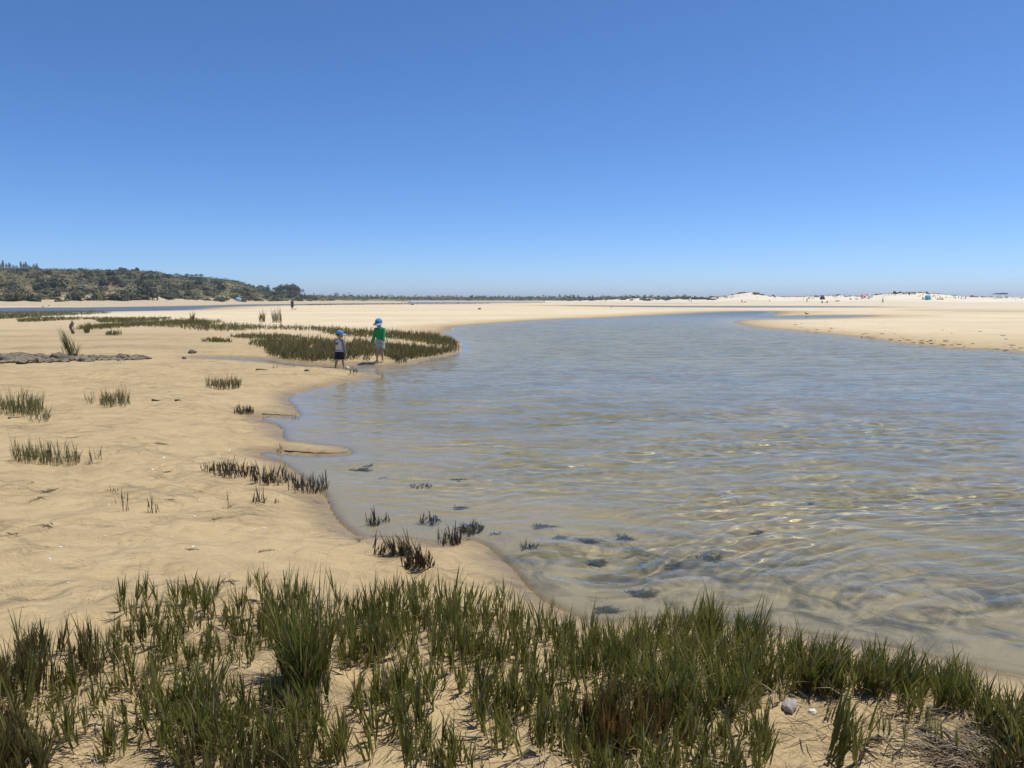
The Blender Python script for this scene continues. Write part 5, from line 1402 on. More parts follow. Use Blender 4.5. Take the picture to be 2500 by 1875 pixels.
SIT = [('person sitting on the sand below the dark dome tent', 2015, 739.8, 0.8), ('bather sitting low in front of the dark dome tent', 2003, 740.0, -0.6),
       ('person sitting apart left of the striped umbrellas', 2071, 732.0, -1.3), ('person sitting in the shade of the striped umbrella', 2100, 730.2, 0.4), ('person lounging beside the pale umbrella', 2116, 729.2, 0.9), ('person sitting beside the cyan tent', 2247, 731.0, -1.2)]
for lab, px, py, rz in SIT:
    x, y, z = on_ridge(DUNE, px, py)
    person(lab, (x, y, z), rz, 1.68, sit=True, feet=((-0.09, 0.34, 0), (0.09, 0.34, 0)), hands=((-0.16, -0.08, 0.06), (0.16, -0.08, 0.06)), lean=-0.15, top=M_DARK, bottom=M_DARK, bottom_len=0.7, skin=M_TAN, voxel=0.03)
x, y, z = gp(1001, 744.6)
person('pale clothed person standing on the far side of the sand flat', (x, y, z), 2.6, 1.75, top=M_PALE, sleeves='long', bottom=M_PALE, bottom_len=1.5, skin=M_TAN, voxel=0.03)
x, y, z = gp(1007, 744.6)
mb = MB(); mb.tube([(-.4, 0, .12), (-.2, 0, .2), (.2, 0.02, .22), (.42, 0, .1)], [(.06, .06), (.2, .18), (.2, .2), (.05, .05)], 10); mb.tube([(-.2, 0, .36), (0, 0, .5), (.2, 0, .38)], [.02, .02, .02], 6)
tag(mb.build('beach_bag', M_DARK, None, loc=(x, y, z)), 'dark bag lying beside the pale clothed person', 'bag')

def dog(label, loc, rz, L=0.5):
    root = empty('dog', loc, rz)
    b = MB(); h = L * 0.75
    b.tube([(-.5 * L, 0, .74 * h), (-.42 * L, 0, .76 * h), (-.1 * L, 0, .72 * h), (.25 * L, 0, .70 * h), (.42 * L, 0, .80 * h)], [(.06 * L, .06 * L), (.13 * L, .13 * L), (.11 * L, .13 * L), (.15 * L, .17 * L), (.08 * L, .1 * L)], 10)
    b.tube([(.36 * L, 0, .82 * h), (.52 * L, 0, 1.05 * h), (.60 * L, 0, 1.12 * h)], [.1 * L, .075 * L, .08 * L], 8)
    b.tube([(.52 * L, 0, 1.13 * h), (.64 * L, 0, 1.13 * h), (.80 * L, 0, 1.06 * h)], [.08 * L, .085 * L, .035 * L], 8)
    for s in (-1, 1):
        b.tube([(.55 * L, s * .06 * L, 1.18 * h), (.53 * L, s * .08 * L, 1.32 * h)], [.035 * L, .012 * L], 6)
        b.tube([(.28 * L, s * .09 * L, .68 * h), (.27 * L, s * .09 * L, .34 * h), (.30 * L, s * .09 * L, 0.02)], [.06 * L, .035 * L, .03 * L], 7)
        b.tube([(-.38 * L, s * .09 * L, .68 * h), (-.30 * L, s * .09 * L, .45 * h), (-.45 * L, s * .09 * L, .27 * h), (-.42 * L, s * .09 * L, 0.02)], [.085 * L, .05 * L, .03 * L, .028 * L], 7)
    b.tube([(-.48 * L, 0, .80 * h), (-.66 * L, 0, .95 * h), (-.74 * L, 0, 1.12 * h)], [.04 * L, .03 * L, .012 * L], 6)
    solidify(b, 'body', cloth('dog_fur', (0.10, 0.065, 0.04)), 0.03 * L, root, 1)
    tag(root, label, 'dog')
x, y, z = gp(721, 757.3); dog('small dark dog at the heels of the walker with the rucksack', (x, y, z), 0.3, 0.30)
x, y, z = on_ridge(DUNE, 1815, 740.2); dog('dark dog beside the walker at the shallow channel', (x, y, z), -0.4, 0.9)

def bird(label, loc, rz, L=0.42, dark=False):
    root = empty('bird', loc, rz)
    mw = cloth('plumage_dark', (0.06, 0.055, 0.05)) if dark else cloth('plumage_white', (0.62, 0.61, 0.60))
    b = MB(); z0 = 0.28 * L
    b.tube([(-.55 * L, 0, z0 + .16 * L), (-.35 * L, 0, z0 + .15 * L), (-.1 * L, 0, z0 + .13 * L), (.15 * L, 0, z0 + .16 * L), (.28 * L, 0, z0 + .26 * L), (.34 * L, 0, z0 + .38 * L)], [(.02 * L, .01 * L), (.07 * L, .06 * L), (.14 * L, .14 * L), (.13 * L, .14 * L), (.075 * L, .08 * L), (.07 * L, .07 * L)], 10)
    b.ball((.37 * L, 0, z0 + .42 * L), (.10 * L, .08 * L, .085 * L), 10, 8)
    solidify(b, 'body', mw, 0.03 * L, root, 1)
    wg = MB()
    for s in (-1, 1): wg.tube([(.18 * L, s * .10 * L, z0 + .2 * L), (-.1 * L, s * .14 * L, z0 + .17 * L), (-.6 * L, s * .05 * L, z0 + .18 * L)], [(.02 * L, .05 * L), (.025 * L, .09 * L), (.01 * L, .015 * L)], 8)
    wg.build('wings', cloth('wing_grey', (0.09, 0.09, 0.09)), root)
    bk = MB(); bk.tube([(.45 * L, 0, z0 + .42 * L), (.62 * L, 0, z0 + .39 * L)], [.028 * L, .006 * L], 6); bk.build('beak', simple('beak', (0.45, 0.20, 0.05), 0.4), root)
    for s in (-1, 1):
        lg = MB(); lg.tube([(0, s * .06 * L, z0 + .05 * L), (.01 * L, s * .06 * L, .01 * L), (.08 * L, s * .06 * L, 0.008 * L)], [.016 * L, .012 * L, .01 * L], 5); lg.build('leg', simple('bird_leg', (0.35, 0.18, 0.08), 0.5), root)
    tag(root, label, 'bird', 'birds on the flats')
x, y, z = gp(105, 757.0); bird('white bird with a dark head at the edge of the far marsh', (x, y, 0.12 + max(z, 0)), 2.8, 0.62)
x, y, z = gp(120, 755.5); bird('small dark bird behind the white one at the far marsh', (x, y, 0.1 + max(z, 0)), 0.4, 0.5, True)
x, y, z = gp(1969, 770.6); bird('dark bird standing between two shallow channels', (x, y, max(z, 0)), 2.6, 0.45, True)
x, y, z = gp(1492, 752.5); bird('pale gull standing on the sandbar before the far channel', (x, y, max(z, 0)), 2.9, 0.55)

# ------------------------------------------------------------------ beach shelters
M_POLE = simple('pole_metal', (0.45, 0.45, 0.46), 0.4, 0.05, 5)
def umbrella(label, ridge, px, py, w, h, cols, tilt=0.0):
    x, y, z = on_ridge(ridge, px, py)
    root = empty('beach_umbrella', (x, y, z), 0.3)
    mb = MB(); mb.tube([(0, 0, -0.2), (0, 0, h)], [0.03, 0.025], 6); mb.build('pole', M_POLE, root)
    root.rotation_euler = (0, 0, 0)
    M = Matrix.Translation((0, 0, h)) @ Matrix.Rotation(0.62, 4, 'X') @ Matrix.Rotation(tilt, 4, 'Y') @ Matrix.Translation((0, 0, -h))
    for k in range(8):
        a0, a1 = k * math.pi / 4, (k + 1) * math.pi / 4
        V, Fs = [], []
        for q, zz in ((0.0, 0.0), (0.35, -0.07), (0.7, -0.2), (1.0, -0.38)):
            for a in (a0, (a0 + a1) / 2, a1): V.append((math.cos(a) * q * w / 2, math.sin(a) * q * w / 2, h + zz * w * 0.55))
        for i in range(3):
            for j in range(2): Fs.append([i * 3 + j, i * 3 + j + 1, i * 3 + j + 4, i * 3 + j + 3])
        mb = MB(); mb.add(V, Fs); mb.xform(M); mb.build('panel', cols[k % len(cols)], root)
    mb = MB(); mb.ball((0, 0, h + .02), 0.05, 8, 6); mb.xform(M); mb.build('finial', M_POLE, root)
    tag(root, label, 'umbrella', 'beach umbrellas on the dune side')
umbrella('red and white beach umbrella on the dune beach', DUNE, 2102, 730.0, 2.9, 1.75, [M_RED, M_PALE])
umbrella('white and pink beach umbrella right of the red one', DUNE, 2118, 729.0, 2.8, 1.65, [M_PALE, M_PALE, M_PALE, M_RED], 0.1)
umbrella('small blue and white umbrella left of the red one', DUNE, 2088, 727.2, 1.5, 1.1, [M_BLUE, M_PALE])
umbrella('tilted dark umbrella on the low dune saddle', DUNE, 1886, 728.6, 1.9, 1.6, [M_DARK], 0.45)
umbrella('low white umbrella near the navy shade sail', DUNE, 2483, 728.2, 1.3, 0.75, [M_PALE])
umbrella('low dark red umbrella on the beach crest', DUNE, 2367, 725.6, 1.4, 0.7, [M_RED, M_DARK])

def dome_tent(label, ridge, px, py, w, h, mat, mat2, rz):
    x, y, z = on_ridge(ridge, px, py)
    root = empty('beach_tent', (x, y, z), rz)
    V, Fs = [], []
    n, m = 14, 8
    for i in range(m + 1):
        th = (math.pi * 0.62) * i / m            # open at the front
        for k in range(n + 1):
            ph = math.pi * k / n
            V.append((math.cos(ph) * w / 2 * (0.55 + 0.45 * math.sin(th / 0.62 * 0.5 + .35)), -math.cos(th) * w * 0.42 * math.sin(ph) ** .5 + 0.0, math.sin(ph) ** 0.8 * math.sin(min(th * 1.25, math.pi / 2)) * h))
    for i in range(m):
        for k in range(n): Fs.append([i * (n + 1) + k, i * (n + 1) + k + 1, (i + 1) * (n + 1) + k + 1, (i + 1) * (n + 1) + k])
    mb = MB(); mb.add(V, Fs); o = mb.build('shell', mat, root)
    md = o.modifiers.new('t', 'SOLIDIFY'); md.thickness = 0.02
    mb = MB(); mb.tube([V[m * (n + 1) + k] for k in range(n + 1)], [0.03] * (n + 1), 6); mb.build('hoop', mat2, root)
    mb = MB(); mb.box((0, -0.1 * w, 0.02), (w * 0.9, w * 0.6, 0.03)); mb.build('groundsheet', mat2, root, False)
    tag(root, label, 'tent', 'beach tents')
M_CYAN = cloth('cyan_nylon', (0.10, 0.48, 0.62))
dome_tent('cyan pop-up beach tent at the foot of the big dune', DUNE, 2258, 731.2, 2.5, 1.5, M_CYAN, M_BLUE, 0.5)
dome_tent('dark blue dome tent on the dune beach', DUNE, 2003, 731.2, 2.3, 1.5, M_DARK, M_BLUE, 0.2)
dome_tent('blue and white beach tent at the foot of the scrubby hill', HILL, 585, 734.2, 3.0, 1.4, M_CAPB, M_PALE, 0.3)
# shade sail
def shade(label, px, py, w, h, mat, wall=False):
    x, y, z = on_ridge(DUNE, px, py)
    root = empty('shade_sail', (x, y, z))
    for sx in ((-0.5, 0.05), (0.5, 0.0)) if wall else ((-0.02, 0.0), (0.46, 0.0), (0.5, 1.2), (0.02, 1.2)):
        mb = MB(); mb.tube([(sx[0] * w, sx[1], -0.2), (sx[0] * w, sx[1], h)], [0.05, 0.045], 6); mb.build('post', M_POLE, root)
    V, Fs = [], []
    n = 12
    for k in range(n + 1):
        q = k / n
        if wall: zs_ = [h * (1 - 0.0 * q), h * 0.05]
        for j in range(5):
            r_ = j / 4
            if wall: V.append(((q - .5) * w, 0.03 * math.sin(9 * q + 3 * r_), h * (1 - r_ * 0.85)))
            else: V.append(((q - .5) * w, r_ * 1.6 - 0.2, h * (0.99 - 0.10 * math.sin(q * math.pi) * math.sin(q * math.pi * 1.5) ** 2 - (0.30 * max(0, 0.28 - q) / 0.28) ** 1.2 + 0.02 * math.sin(5 * r_))))
    for k in range(n):
        for j in range(4): Fs.append([k * 5 + j, k * 5 + j + 1, (k + 1) * 5 + j + 1, (k + 1) * 5 + j])
    mb = MB(); mb.add(V, Fs); o = mb.build('cloth', mat, root); md = o.modifiers.new('t', 'SOLIDIFY'); md.thickness = 0.015
    if not wall:
        mb = MB(); mb.box((0.02 * w, -0.22, h * 0.86), (w * 0.93, 0.02, h * 0.17)); mb.build('valance', mat, root, False)
        mb = MB(); mb.tube([(-0.1 * w, .3, .35), (0.02 * w, .4, .38), (0.16 * w, .3, .35)], [(.2, .04), (.25, .05), (.2, .04)], 8); mb.build('side_table', M_BLUE, root)
    tag(root, label, 'shade', 'sun shades on the beach crest')
M_NAVYC = cloth('navy_canvas', (0.03, 0.07, 0.17))
shade('navy shade sail on posts on the beach crest', 2435, 729.0, 5.0, 2.0, M_NAVYC)
shade('navy windbreak cloth on posts at the end of the beach', 2506, 730.5, 2.4, 2.3, M_NAVYC, True)
# white notice on a post below the hill
x, y, z = on_ridge(HILL, 642, 735.0)
root = empty('notice_board', (x, y, z), 0.1)
mb = MB(); mb.tube([(0, 0, -0.3), (0, 0, 2.4)], [0.05, 0.05], 8); mb.build('post', M_BARK, root)
mb = MB(); mb.box((-0.1, -0.07, 2.55), (0.55, 0.05, 0.8)); mb.build('panel', M_PALE, root, False)
tag(root, 'white notice panel on a post at the foot of the hill', 'sign')
# bundles on the beach
for i, (px, py, L, lab) in enumerate([(2285, 731.4, 1.4, 'dark long bundle of clothes right of the cyan tent'), (2294, 731.2, 1.2, 'dark rounded bundle furthest from the cyan tent'), (2086, 731.4, 1.6, 'dark mat and bags left of the red umbrella'), (2040, 735.6, 3.6, 'dark driftwood log lying on the beach below the umbrellas')]):
    x, y, z = on_ridge(DUNE, px, py)
    mb = MB(); r = random.Random(i)
    mb.tube([(-L / 2, 0, .08), (-L * .25, .1, .2), (0, 0, .16), (L * .2, -.08, .24), (L / 2, 0, .07)], [(.05, .05), (.2, .15), (.18, .12), (.22, .18), (.04, .04)], 10)
    tag(mb.build('log' if 'log' in lab else 'bundle', M_BARK if 'log' in lab else M_DARK, None, loc=(x, y, z), rot=(0, 0, 0.2 * i)), lab, 'log' if 'log' in lab else 'bundle')

# ------------------------------------------------------------------ rocks, driftwood, shells, weed
def rock_mat():
    m, nt, out = new_mat('grey_rock')
    P = coords(nt)
    c = ramp(nt, noise(nt, 9, 6, 0.65, P), [(0.3, (0.10, 0.080, 0.055)), (0.55, (0.21, 0.17, 0.12)), (0.75, (0.34, 0.28, 0.20))])
    p = N(nt, 'ShaderNodeBsdfPrincipled', i_Roughness=0.9)
    nt.links.new(c, p.inputs['Base Color'])
    nt.links.new(bump(nt, noise(nt, 22, 6, 0.7, P), 0.7, 0.02), p.inputs['Normal'])
    nt.links.new(p.outputs[0], out.inputs[0])
    return m
M_ROCK = rock_mat()
M_SHELL = simple('shell_white', (0.70, 0.67, 0.60), 0.5, 0.12, 60, 0.3, 0.002)
def rock_mesh(seed, rough=0.35):
    r = np.random.default_rng(seed); d0 = r.normal(size=3) * 3
    mb = MB()
    mb.ball((0, 0, 0), 1.0, 18, 12, lambda d: 1 + rough * float(fbm(np.array([d.x * 1.3 + d0[0] + d.z]), np.array([d.y * 1.3 + d0[1] - d.z * .7]), 3, seed)[0]) - 0.10 * (max(abs(d.x), abs(d.y), abs(d.z)) > 0.9))
    return mb.mesh('rock', M_ROCK)
RK = [rock_mesh(900 + k, 0.5) for k in range(5)]
def rock(px0, px1, py0, py1, label, k, mat=None, cat='rock', name='rock', grp='rocks in the dry channel'):
    x, y, z = gp((px0 + px1) / 2, py1 - 1)
    w = (px1 - px0) / F * y; h = (py1 - py0) / F * y
    me = RK[k % 5]
    if mat: me = me.copy(); me.materials.clear(); me.materials.append(mat)
    o = obj(name, me, None, (x, y + 0.3 * w, z + h * 0.22), (0, 0, k * 1.3), (w * .52, w * .40, h * .72))
    return tag(o, label, cat, grp)
for i, a in enumerate([(118,156,861,880,'large smooth boulder beside the leaning broom of stalks'),(280,301,864,879,'pointed dark rock with a split face'),(306,318,867,878,'small upright rock right of the pointed rock'),(335,354,867,878,'flat topped rock near the end of the row'),
    (356,370,872,878,'low flat stone ending the row of rocks'),(213,233,866,878,'jagged rock right of the leaning broom'),(20,33,862,871,'round stone resting on the left rubble'),(40,54,866,873,'small dark stone left of the boulder'),(-6,20,868,884,'broad low rock at the left end of the row'),
    (60,78,867,875,'low grey rock between the round stone and the boulder'),(96,120,868,878,'flat dark rock touching the boulder'),(160,182,870,882,'low rock in front of the leaning broom'),(236,262,870,880,'long low rock between the jagged and pointed rocks'),(84,100,876,884,'flat slab in front of the rubble'),(186,210,872,884,'broken slab right of the broom foot')]):
    rock(*a, i)
rock(455, 479, 855, 864, 'rounded grey lump on the open flat above the creek', 2)
rock(443, 454, 871, 878, 'small dark stone where the creek starts', 3)
rock(740, 756, 902, 907, 'flat dark stone on the sand before the creek', 4)
rock(1166, 1175, 752.5, 756.5, 'dark heap of seaweed far out on the pale flat', 1, M_WEED, 'seaweed', 'seaweed_heap', None)
rock(299, 313, 742, 745.5, 'reddish brown log on the beach under the hill', 0, simple('rust_wood', (0.20, 0.09, 0.05), 0.9), 'log', 'log', None)
# rubble between the rocks
pts = sample_poly([(-60,866),(30,866),(120,869),(250,870),(340,872),(372,875),(330,879),(200,884),(80,886),(-60,888)], 420, 910)
x, y, z = on_ground(pts[:, 0], pts[:, 1])
r = np.random.default_rng(911)
Vs, Fs_, kk = [], [], 0
base = np.array([[1,0,0],[0,1,0],[-1,0,0],[0,-1,0],[0,0,1],[0,0,-1],[.7,.7,.5],[-.7,.6,.55],[-.6,-.7,.5],[.7,-.7,.45]], float)
tri = np.array([[0,6,4],[6,1,4],[1,7,4],[7,2,4],[2,8,4],[8,3,4],[3,9,4],[9,0,4],[6,0,5],[1,6,5],[7,1,5],[2,7,5],[8,2,5],[3,8,5],[9,3,5],[0,9,5]])
for k in range(len(x)):
    s = r.uniform(0.03, 0.13) * np.array([1.4, 1.0, 0.55]); a = r.random() * 6.28
    v = base * (1 + 0.25 * r.normal(size=(10, 1))) * s
    v = np.stack([v[:, 0] * math.cos(a) - v[:, 1] * math.sin(a) + x[k], v[:, 0] * math.sin(a) + v[:, 1] * math.cos(a) + y[k], v[:, 2] + z[k] + 0.01], 1)
    Vs.append(v); Fs_.append(tri + kk); kk += 10
tag(obj('rubble', mesh_np('rubble', np.concatenate(Vs), np.concatenate(Fs_), [M_ROCK], False)), 'loose grey stone rubble lying between the rocks on the left flat', 'rubble', kind='stuff')

# driftwood stump with a spur like a beak
x, y, z = gp(178, 815)
k = y / F
root = empty('driftwood_stump', (x, y, z))
M_DRIFT = simple('driftwood', (0.20, 0.155, 0.12), 0.9, 0.35, 14, 0.6, 0.02)
mb = MB()
mb.tube([(1 * k, 0, -.03), (-2 * k, 0, 8 * k), (-5 * k, 0, 15 * k), (-3 * k, 0, 20 * k), (0 * k, 0, 25 * k), (0.5 * k, 0, 29 * k), (-1 * k, 0, 33 * k)], [3.2 * k, 3.0 * k, 3.4 * k, 4.6 * k, 3.6 * k, 2.4 * k, 0.8 * k], 9)
mb.tube([(-1 * k, 0, 26 * k), (3 * k, -.02, 25 * k), (7 * k, -.02, 24.6 * k)], [2.2 * k, 1.3 * k, 0.5 * k], 7)
mb.tube([(-3 * k, 0, 20 * k), (-8 * k, .02, 21.5 * k)], [2.6 * k, 0.8 * k], 7)
solidify(mb, 'trunk', M_DRIFT, 0.6 * k, root, 1)
for dx in (2.5, 5.5):
    mb = MB(); mb.tube([(-3 * k, 0, 12 * k), ((dx - 2) * k, -.04, 6 * k), (dx * k, -.05, -.02)], [2 * k, 1.6 * k, 1.0 * k], 7); mb.build('root', M_DRIFT, root)
tag(root, 'weathered driftwood stump with a beak like spur in the marsh edge', 'driftwood')

def stick(label, pxs, rad, mat, dz=0.004, cat='branch', name='branch', seed=0, grp=None):
    P = [gp(a, b) for a, b in pxs]
    c = Vector(P[0])
    mb = MB(); n = len(P)
    mb.tube([Vector(p) - c + Vector((0, 0, dz + rad * .5)) for p in P], [rad * (1 - 0.75 * i / (n - 1)) * (1 + .25 * math.sin(i * 2.1 + seed)) for i in range(n)], 6)
    return tag(mb.build(name, mat, None, loc=tuple(c)), label, cat, grp)
M_BLACKWOOD = simple('wet_wood', (0.055, 0.042, 0.03), 0.7, 0.3, 25, 0.4, 0.004)
stick('long thin dark strip for the ledge shadow on the narrow sand spit', [(694,1102),(708,1103.5),(722,1103),(738,1105),(752,1105.5),(768,1107.5),(784,1106.5),(800,1108),(816,1107),(832,1107.5),(850,1104)], 0.0065, M_BLACKWOOD)  # dark tube laid as the shadow line of the spit's ledge
stick('thin dark strip for the ledge shadow at the mouth of the upper inlet', [(640,1012),(652,1012),(665,1013.5),(678,1013),(690,1014.5),(702,1014.5),(714,1016),(728,1013)], 0.006, M_BLACKWOOD, seed=2)  # another dark tube, shaped as the shadowed edge of the inlet
stick('short dark stick lying on the sand above the green cushion', [(372,978),(382,979.5),(392,979)], 0.014, M_BLACKWOOD)
stick('short dark stick right of another on the upper sand', [(428,979),(436,978),(442,979)], 0.014, M_BLACKWOOD)
stick('thin brown stick left of the creek by the stubble', [(625,903),(640,902),(656,905)], 0.015, M_TWIG)
stick('bleached stick fallen among the left clump', [(22,1022),(38,1021),(50,1019)], 0.016, M_PALETWIG)
stick('bleached grass stalk crossing the left cord grass', [(508,1556),(540,1572),(575,1592),(595,1606)], 0.0035, M_PALETWIG, 0.06)

# shells and bits of wrack on the sand
r = np.random.default_rng(920)
def shell_mesh():
    V, Fs = [], []
    for i in range(6):
        for k in range(9):
            a = math.pi * (k / 8) ; q = i / 5
            V.append((math.cos(a) * q, math.sin(a) * q * 0.9 - .3, 0.32 * (1 - q * q) + 0.02 * math.cos(a * 8) * q))
    for i in range(5):
        for k in range(8): Fs.append([i * 9 + k, i * 9 + k + 1, (i + 1) * 9 + k + 1, (i + 1) * 9 + k])
    mb = MB(); mb.add(V, Fs); return mb.mesh('shell', M_SHELL)
SHELL = shell_mesh()
sp = [(r.uniform(60, 800), r.uniform(1120, 1420), r.uniform(.008, .014)) for _ in range(14)] + [(373,1147,.022),(400,1118,.02),(560,1100,.018),(223,1064,.014),(240,1110,.014),(121,1364,.014),(148,1336,.012),(300,1170,.014),(80,1178,.014),(265,1232,.012),(487,1222,.012),(643,1290,.013),(805,1314,.014),(955,1326,.012),(552,1402,.012),(165,1424,.010),(60,1486,.010),(420,1310,.012),(1272,1378,.016),(330,1300,.012)]
for i, (px, py, s) in enumerate(sp):
    x, y, z = gp(px, py)
    o = obj('shell', SHELL, None, (x, y, z + s * 0.12), (r.normal() * .2, r.normal() * .2, r.random() * 6.28), (s, s * .8, s))
    tag(o, 'small white shell lying on open rippled sand', 'shell', 'white shells on the sand')
def wrack(seed):
    r2 = np.random.default_rng(seed); mb = MB()
    for k in range(9):
        a = r2.normal() * 0.5; c = r2.normal(size=2) * [0.10, 0.03]; L = r2.uniform(0.04, 0.11)
        mb.tube([(c[0] - math.cos(a) * L, c[1] - math.sin(a) * L, .004), (c[0], c[1], .010 + .012 * r2.random()), (c[0] + math.cos(a) * L, c[1] + math.sin(a) * L, .004)], [.003, .006, .002], 5)
    return mb.mesh('wrack', M_TWIG)
WR = [wrack(930 + k) for k in range(4)]
for i, (px, py, s, lab) in enumerate([(386,1085,1.3,'dry weed scraps on sand between two left grass clumps'),(118,1200,1.0,'dry weed scraps on the left sand below the sparse clumps'),(100,1216,0.7,'smaller scraps below the left weed scraps'),(112,1290,0.8,'broken twig bits on the lower left sand'),(30,1303,0.6,'twig bits close to the left edge of the sand'),
        (417,1220,0.5,'tiny twig bits in the middle of the sand'),(522,1268,0.5,'tiny weed bit under the bent stalk'),(480,1432,0.8,'dry bits above the bank grass'),(560,1424,0.8,'curled dry root bits above the bank grass'),(406,1152,0.8,'thin dry weed line beside a white shell'),(184,1068,0.7,'dry weed scraps above the sparse grass clump'),(870,1322,0.6,'dark wrack crumbs at the bay edge'),(610,1140,0.8,'dry weed above the stubble row'),(470,1342,0.5,'dark crumb of wrack on the middle sand'),(640,1345,0.5,'dark pebble like wrack on the middle sand')]):
    x, y, z = gp(px, py)
    s *= 0.6
    tag(obj('wrack', WR[i % 4], None, (x, y, z), (0, 0, i * 0.7), (s, s * 1.3, s * .7)), lab, 'wrack', 'dry wrack on the sand')

# dark flecks of wrack scattered along the low bar on the right
r = np.random.default_rng(971)
px = r.uniform(1900, 2560, 90); lo = np.interp(px, [1825, 2000, 2122, 2250, 2384, 2500, 2600], [797, 814, 828, 843, 853, 860, 866])
py = lo - 2 - np.abs(r.normal(size=90)) * np.where(r.random(90) < 0.6, 9, 26)
x, y, z = on_ground(px, np.maximum(py, 785))
Vs, Fs_, kk = [], [], 0
for k in range(90):
    s = r.uniform(0.02, 0.08) * np.array([1.5, 0.7, 0.18]); a = r.normal() * 0.4
    v = base * (1 + 0.3 * r.normal(size=(10, 1))) * s
    Vs.append(np.stack([v[:, 0] * math.cos(a) - v[:, 1] * math.sin(a) + x[k], v[:, 0] * math.sin(a) + v[:, 1] * math.cos(a) + y[k], v[:, 2] + z[k] + 0.01], 1)); Fs_.append(tri + kk); kk += 10
tag(obj('wrack_flecks', mesh_np('wrack_flecks', np.concatenate(Vs), np.concatenate(Fs_), [M_BLACKWOOD], True)), 'small dark wrack flecks strewn along the low bar across the pool', 'wrack', kind='stuff')

# stones on the bank
def bank_stone(label, px, py, w, k, mat):
    x, y, z = gp(px, py)
    me = RK[k].copy(); me.materials.clear(); me.materials.append(mat)
    tag(obj('stone', me, None, (x, y, z + w * .06), (0.2, 0.1, k), (w * .55, w * .40, w * .42)), label, 'stone')
M_PALESTONE = simple('pale_stone', (0.55, 0.50, 0.44), 0.8, 0.35, 30, 0.6, 0.01)
bank_stone('rounded pale stone at the edge of the tangled grass', 1928, 1728, 0.062, 1, M_PALESTONE)
bank_stone('small broken white shell stone right of the pale stone', 1984, 1742, 0.030, 3, M_SHELL)
bank_stone('small yellowish stone among dead stems', 2272, 1730, 0.028, 2, M_PALESTONE)

# dead woody stems in the right corner, and loose roots on the sand
def stems(label, px, py, n, spread, L, az, seed, mat, rad=0.0028, lift=0.5, name='dead_stems'):
    r2 = random.Random(seed)
    x, y, z = gp(px, py)
    mb = MB()
    for k in range(n):
        bx_, by_ = r2.gauss(0, spread), r2.gauss(0, spread * .6)
        a = az + r2.gauss(0, 0.45); l = L * r2.uniform(.5, 1.1); up = lift * r2.uniform(.15, 1.0)
        P = [(bx_, by_, 0.0 + .02 * r2.random())]
        for q in (0.2, 0.4, 0.6, 0.8, 1.0):
            P.append((bx_ + math.cos(a) * l * q + r2.gauss(0, .005), by_ + math.sin(a) * l * q + r2.gauss(0, .005), l * up * math.sin(q * 2.2) + r2.gauss(0, .003) + 0.006))
        mb.tube(P, [rad, rad, rad * .9, rad * .75, rad * .55, rad * .25], 5)
    return tag(mb.build(name, mat, None, loc=(x, y, z)), label, 'dead plant')
stems('bundle of dead grey woody stems arching in the lower right corner', 2375, 1850, 90, 0.085, 0.17, 2.8, 940, M_PALETWIG, 0.0022, 0.42)
stems('dark dead stems beneath the grey woody bundle', 2370, 1862, 90, 0.09, 0.15, 3.3, 941, M_TWIG, 0.0022, 0.35)
stems('tangle of thin bare roots on the sand below the right grass', 2170, 1742, 22, 0.05, 0.12, 0.2, 942, M_TWIG, 0.0018, 0.35, 'bare_roots')
stems('loose lattice of dry roots lying on bare sand', 2120, 1812, 16, 0.03, 0.10, -0.4, 943, M_TWIG, 0.0016, 0.15, 'bare_roots')
stems('thick forked stem rising from the sand in the right corner', 2235, 1790, 3, 0.004, 0.13, 0.5, 944, M_TWIG, 0.004, 0.55, 'forked_stem')
# broad leaning leaf bundle on the right sand
x, y, z = gp(2035, 1862)
r = np.random.default_rng(945); n = 13
V, fs, t = shoots(np.stack([r.normal(size=n) * .02, r.normal(size=n) * .02, np.zeros(n)], 1), r.uniform(.14, .27, n), 946, leaves=4, spread=0.20, width=0.0055, wind=(0.34, 0.10), curve=0.12, dead=0.04)
tag(obj('leaning_grass', mesh_np('leaning_grass', V, fs, [M_GRASS], True, {'tint': t}), None, (x, y, z)), 'broad leaved grass bundle leaning right over bare sand', 'plant')

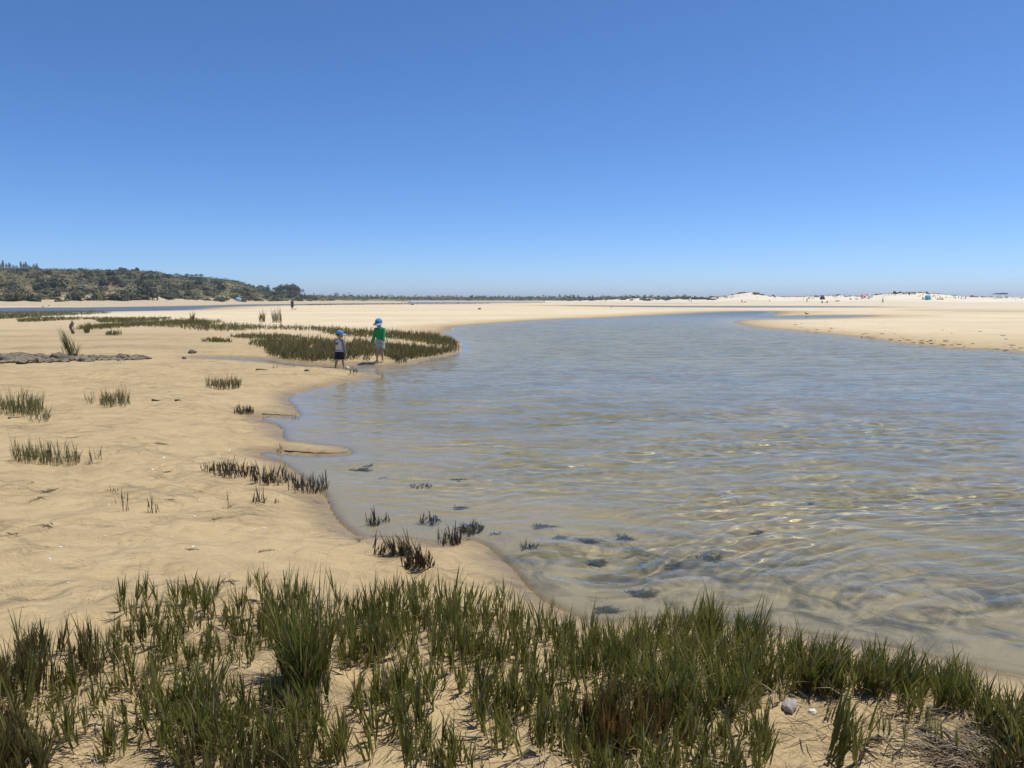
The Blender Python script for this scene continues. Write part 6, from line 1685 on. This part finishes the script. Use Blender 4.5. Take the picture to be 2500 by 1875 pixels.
# weed on the bed of the pool
WEEDS = [(1115,1204,17,4),(1118,1268,17,6),(1318,1308,27,7),(1362,1336,17,6),(1640,1412,22,12),(1722,1398,40,13),(1430,1350,26,8),(1560,1470,34,10),(1470,1500,26,9),(1520,1345,18,6),(880,1165,26,4),(1450,1395,24,8),(1840,1345,18,5)]
for i, (px, py, rx, ry) in enumerate(WEEDS):
    x, y, z = gp(px, py)
    kx = rx / F * math.hypot(y, CAM_H) * 1.25; ky = ry / F * y * y / CAM_H * 1.1
    r2 = np.random.default_rng(950 + i)
    nb = 150
    a = r2.random(nb) * 6.28; q = np.sqrt(r2.random(nb)) * (0.7 + 0.3 * np.sin(3 * a + i))
    cx_, cy_ = np.cos(a) * q * kx, np.sin(a) * q * ky
    bz = height(x + cx_, y + cy_, False) - z + 0.004
    V, Q, t = blades(np.stack([cx_, cy_, bz], 1), r2.uniform(0.03, 0.10, nb), 0.3 + r2.normal(size=nb) * 0.8, r2.uniform(0.75, 1.0, nb), 0.1 * r2.random(nb), r2.uniform(0.002, 0.006, nb), 0.8 * r2.random(nb), r2)
    bz7 = np.repeat(bz, 7); V[:, 2] = bz7 + (V[:, 2] - bz7) * 0.3
    m = leafy('weed_mat_green', (0.05, 0.07, 0.03), (0.10, 0.13, 0.05), 0.1) if i == 10 else M_WEED
    o = obj('weed_mat', mesh_np('weed_mat', V, Q, [m], True, {'tint': t}), None, (x, y, z))
    tag(o, 'green weed mat lying in the inlet beside tiny stubs' if i == 10 else ['dark ragged weed mat', 'small dark weed patch', 'broad blackish weed patch'][i % 3] + ' on the bed of the clear pool', 'weed', 'weed patches under the water')
for o in COL.objects:
    if o.type == 'MESH' and o.name.split('.')[0] in ('stubble_patch', 'weed_mat', 'marsh_grass', 'rock', 'toy_ball', 'branch', 'cord_grass', 'tall_grass_clump'): o.cycles.is_caustics_receiver = True

# ------------------------------------------------------------------ air: one even box of thin haze
def haze_box():
    m, nt, out = new_mat('haze')
    v = N(nt, 'ShaderNodeVolumePrincipled', i_Density=0.00022, i_Anisotropy=0.2)
    v.inputs['Color'].default_value = (0.90, 0.95, 1.0, 1)
    nt.links.new(v.outputs[0], out.inputs['Volume'])
    mb = MB(); mb.box((0, 0, 28.0), (19500, 19500, 63.0))
    o = mb.build('haze', m, None, False)
    tag(o, 'thin pale haze over the lagoon and the dunes', 'haze', kind='stuff')
haze_box()
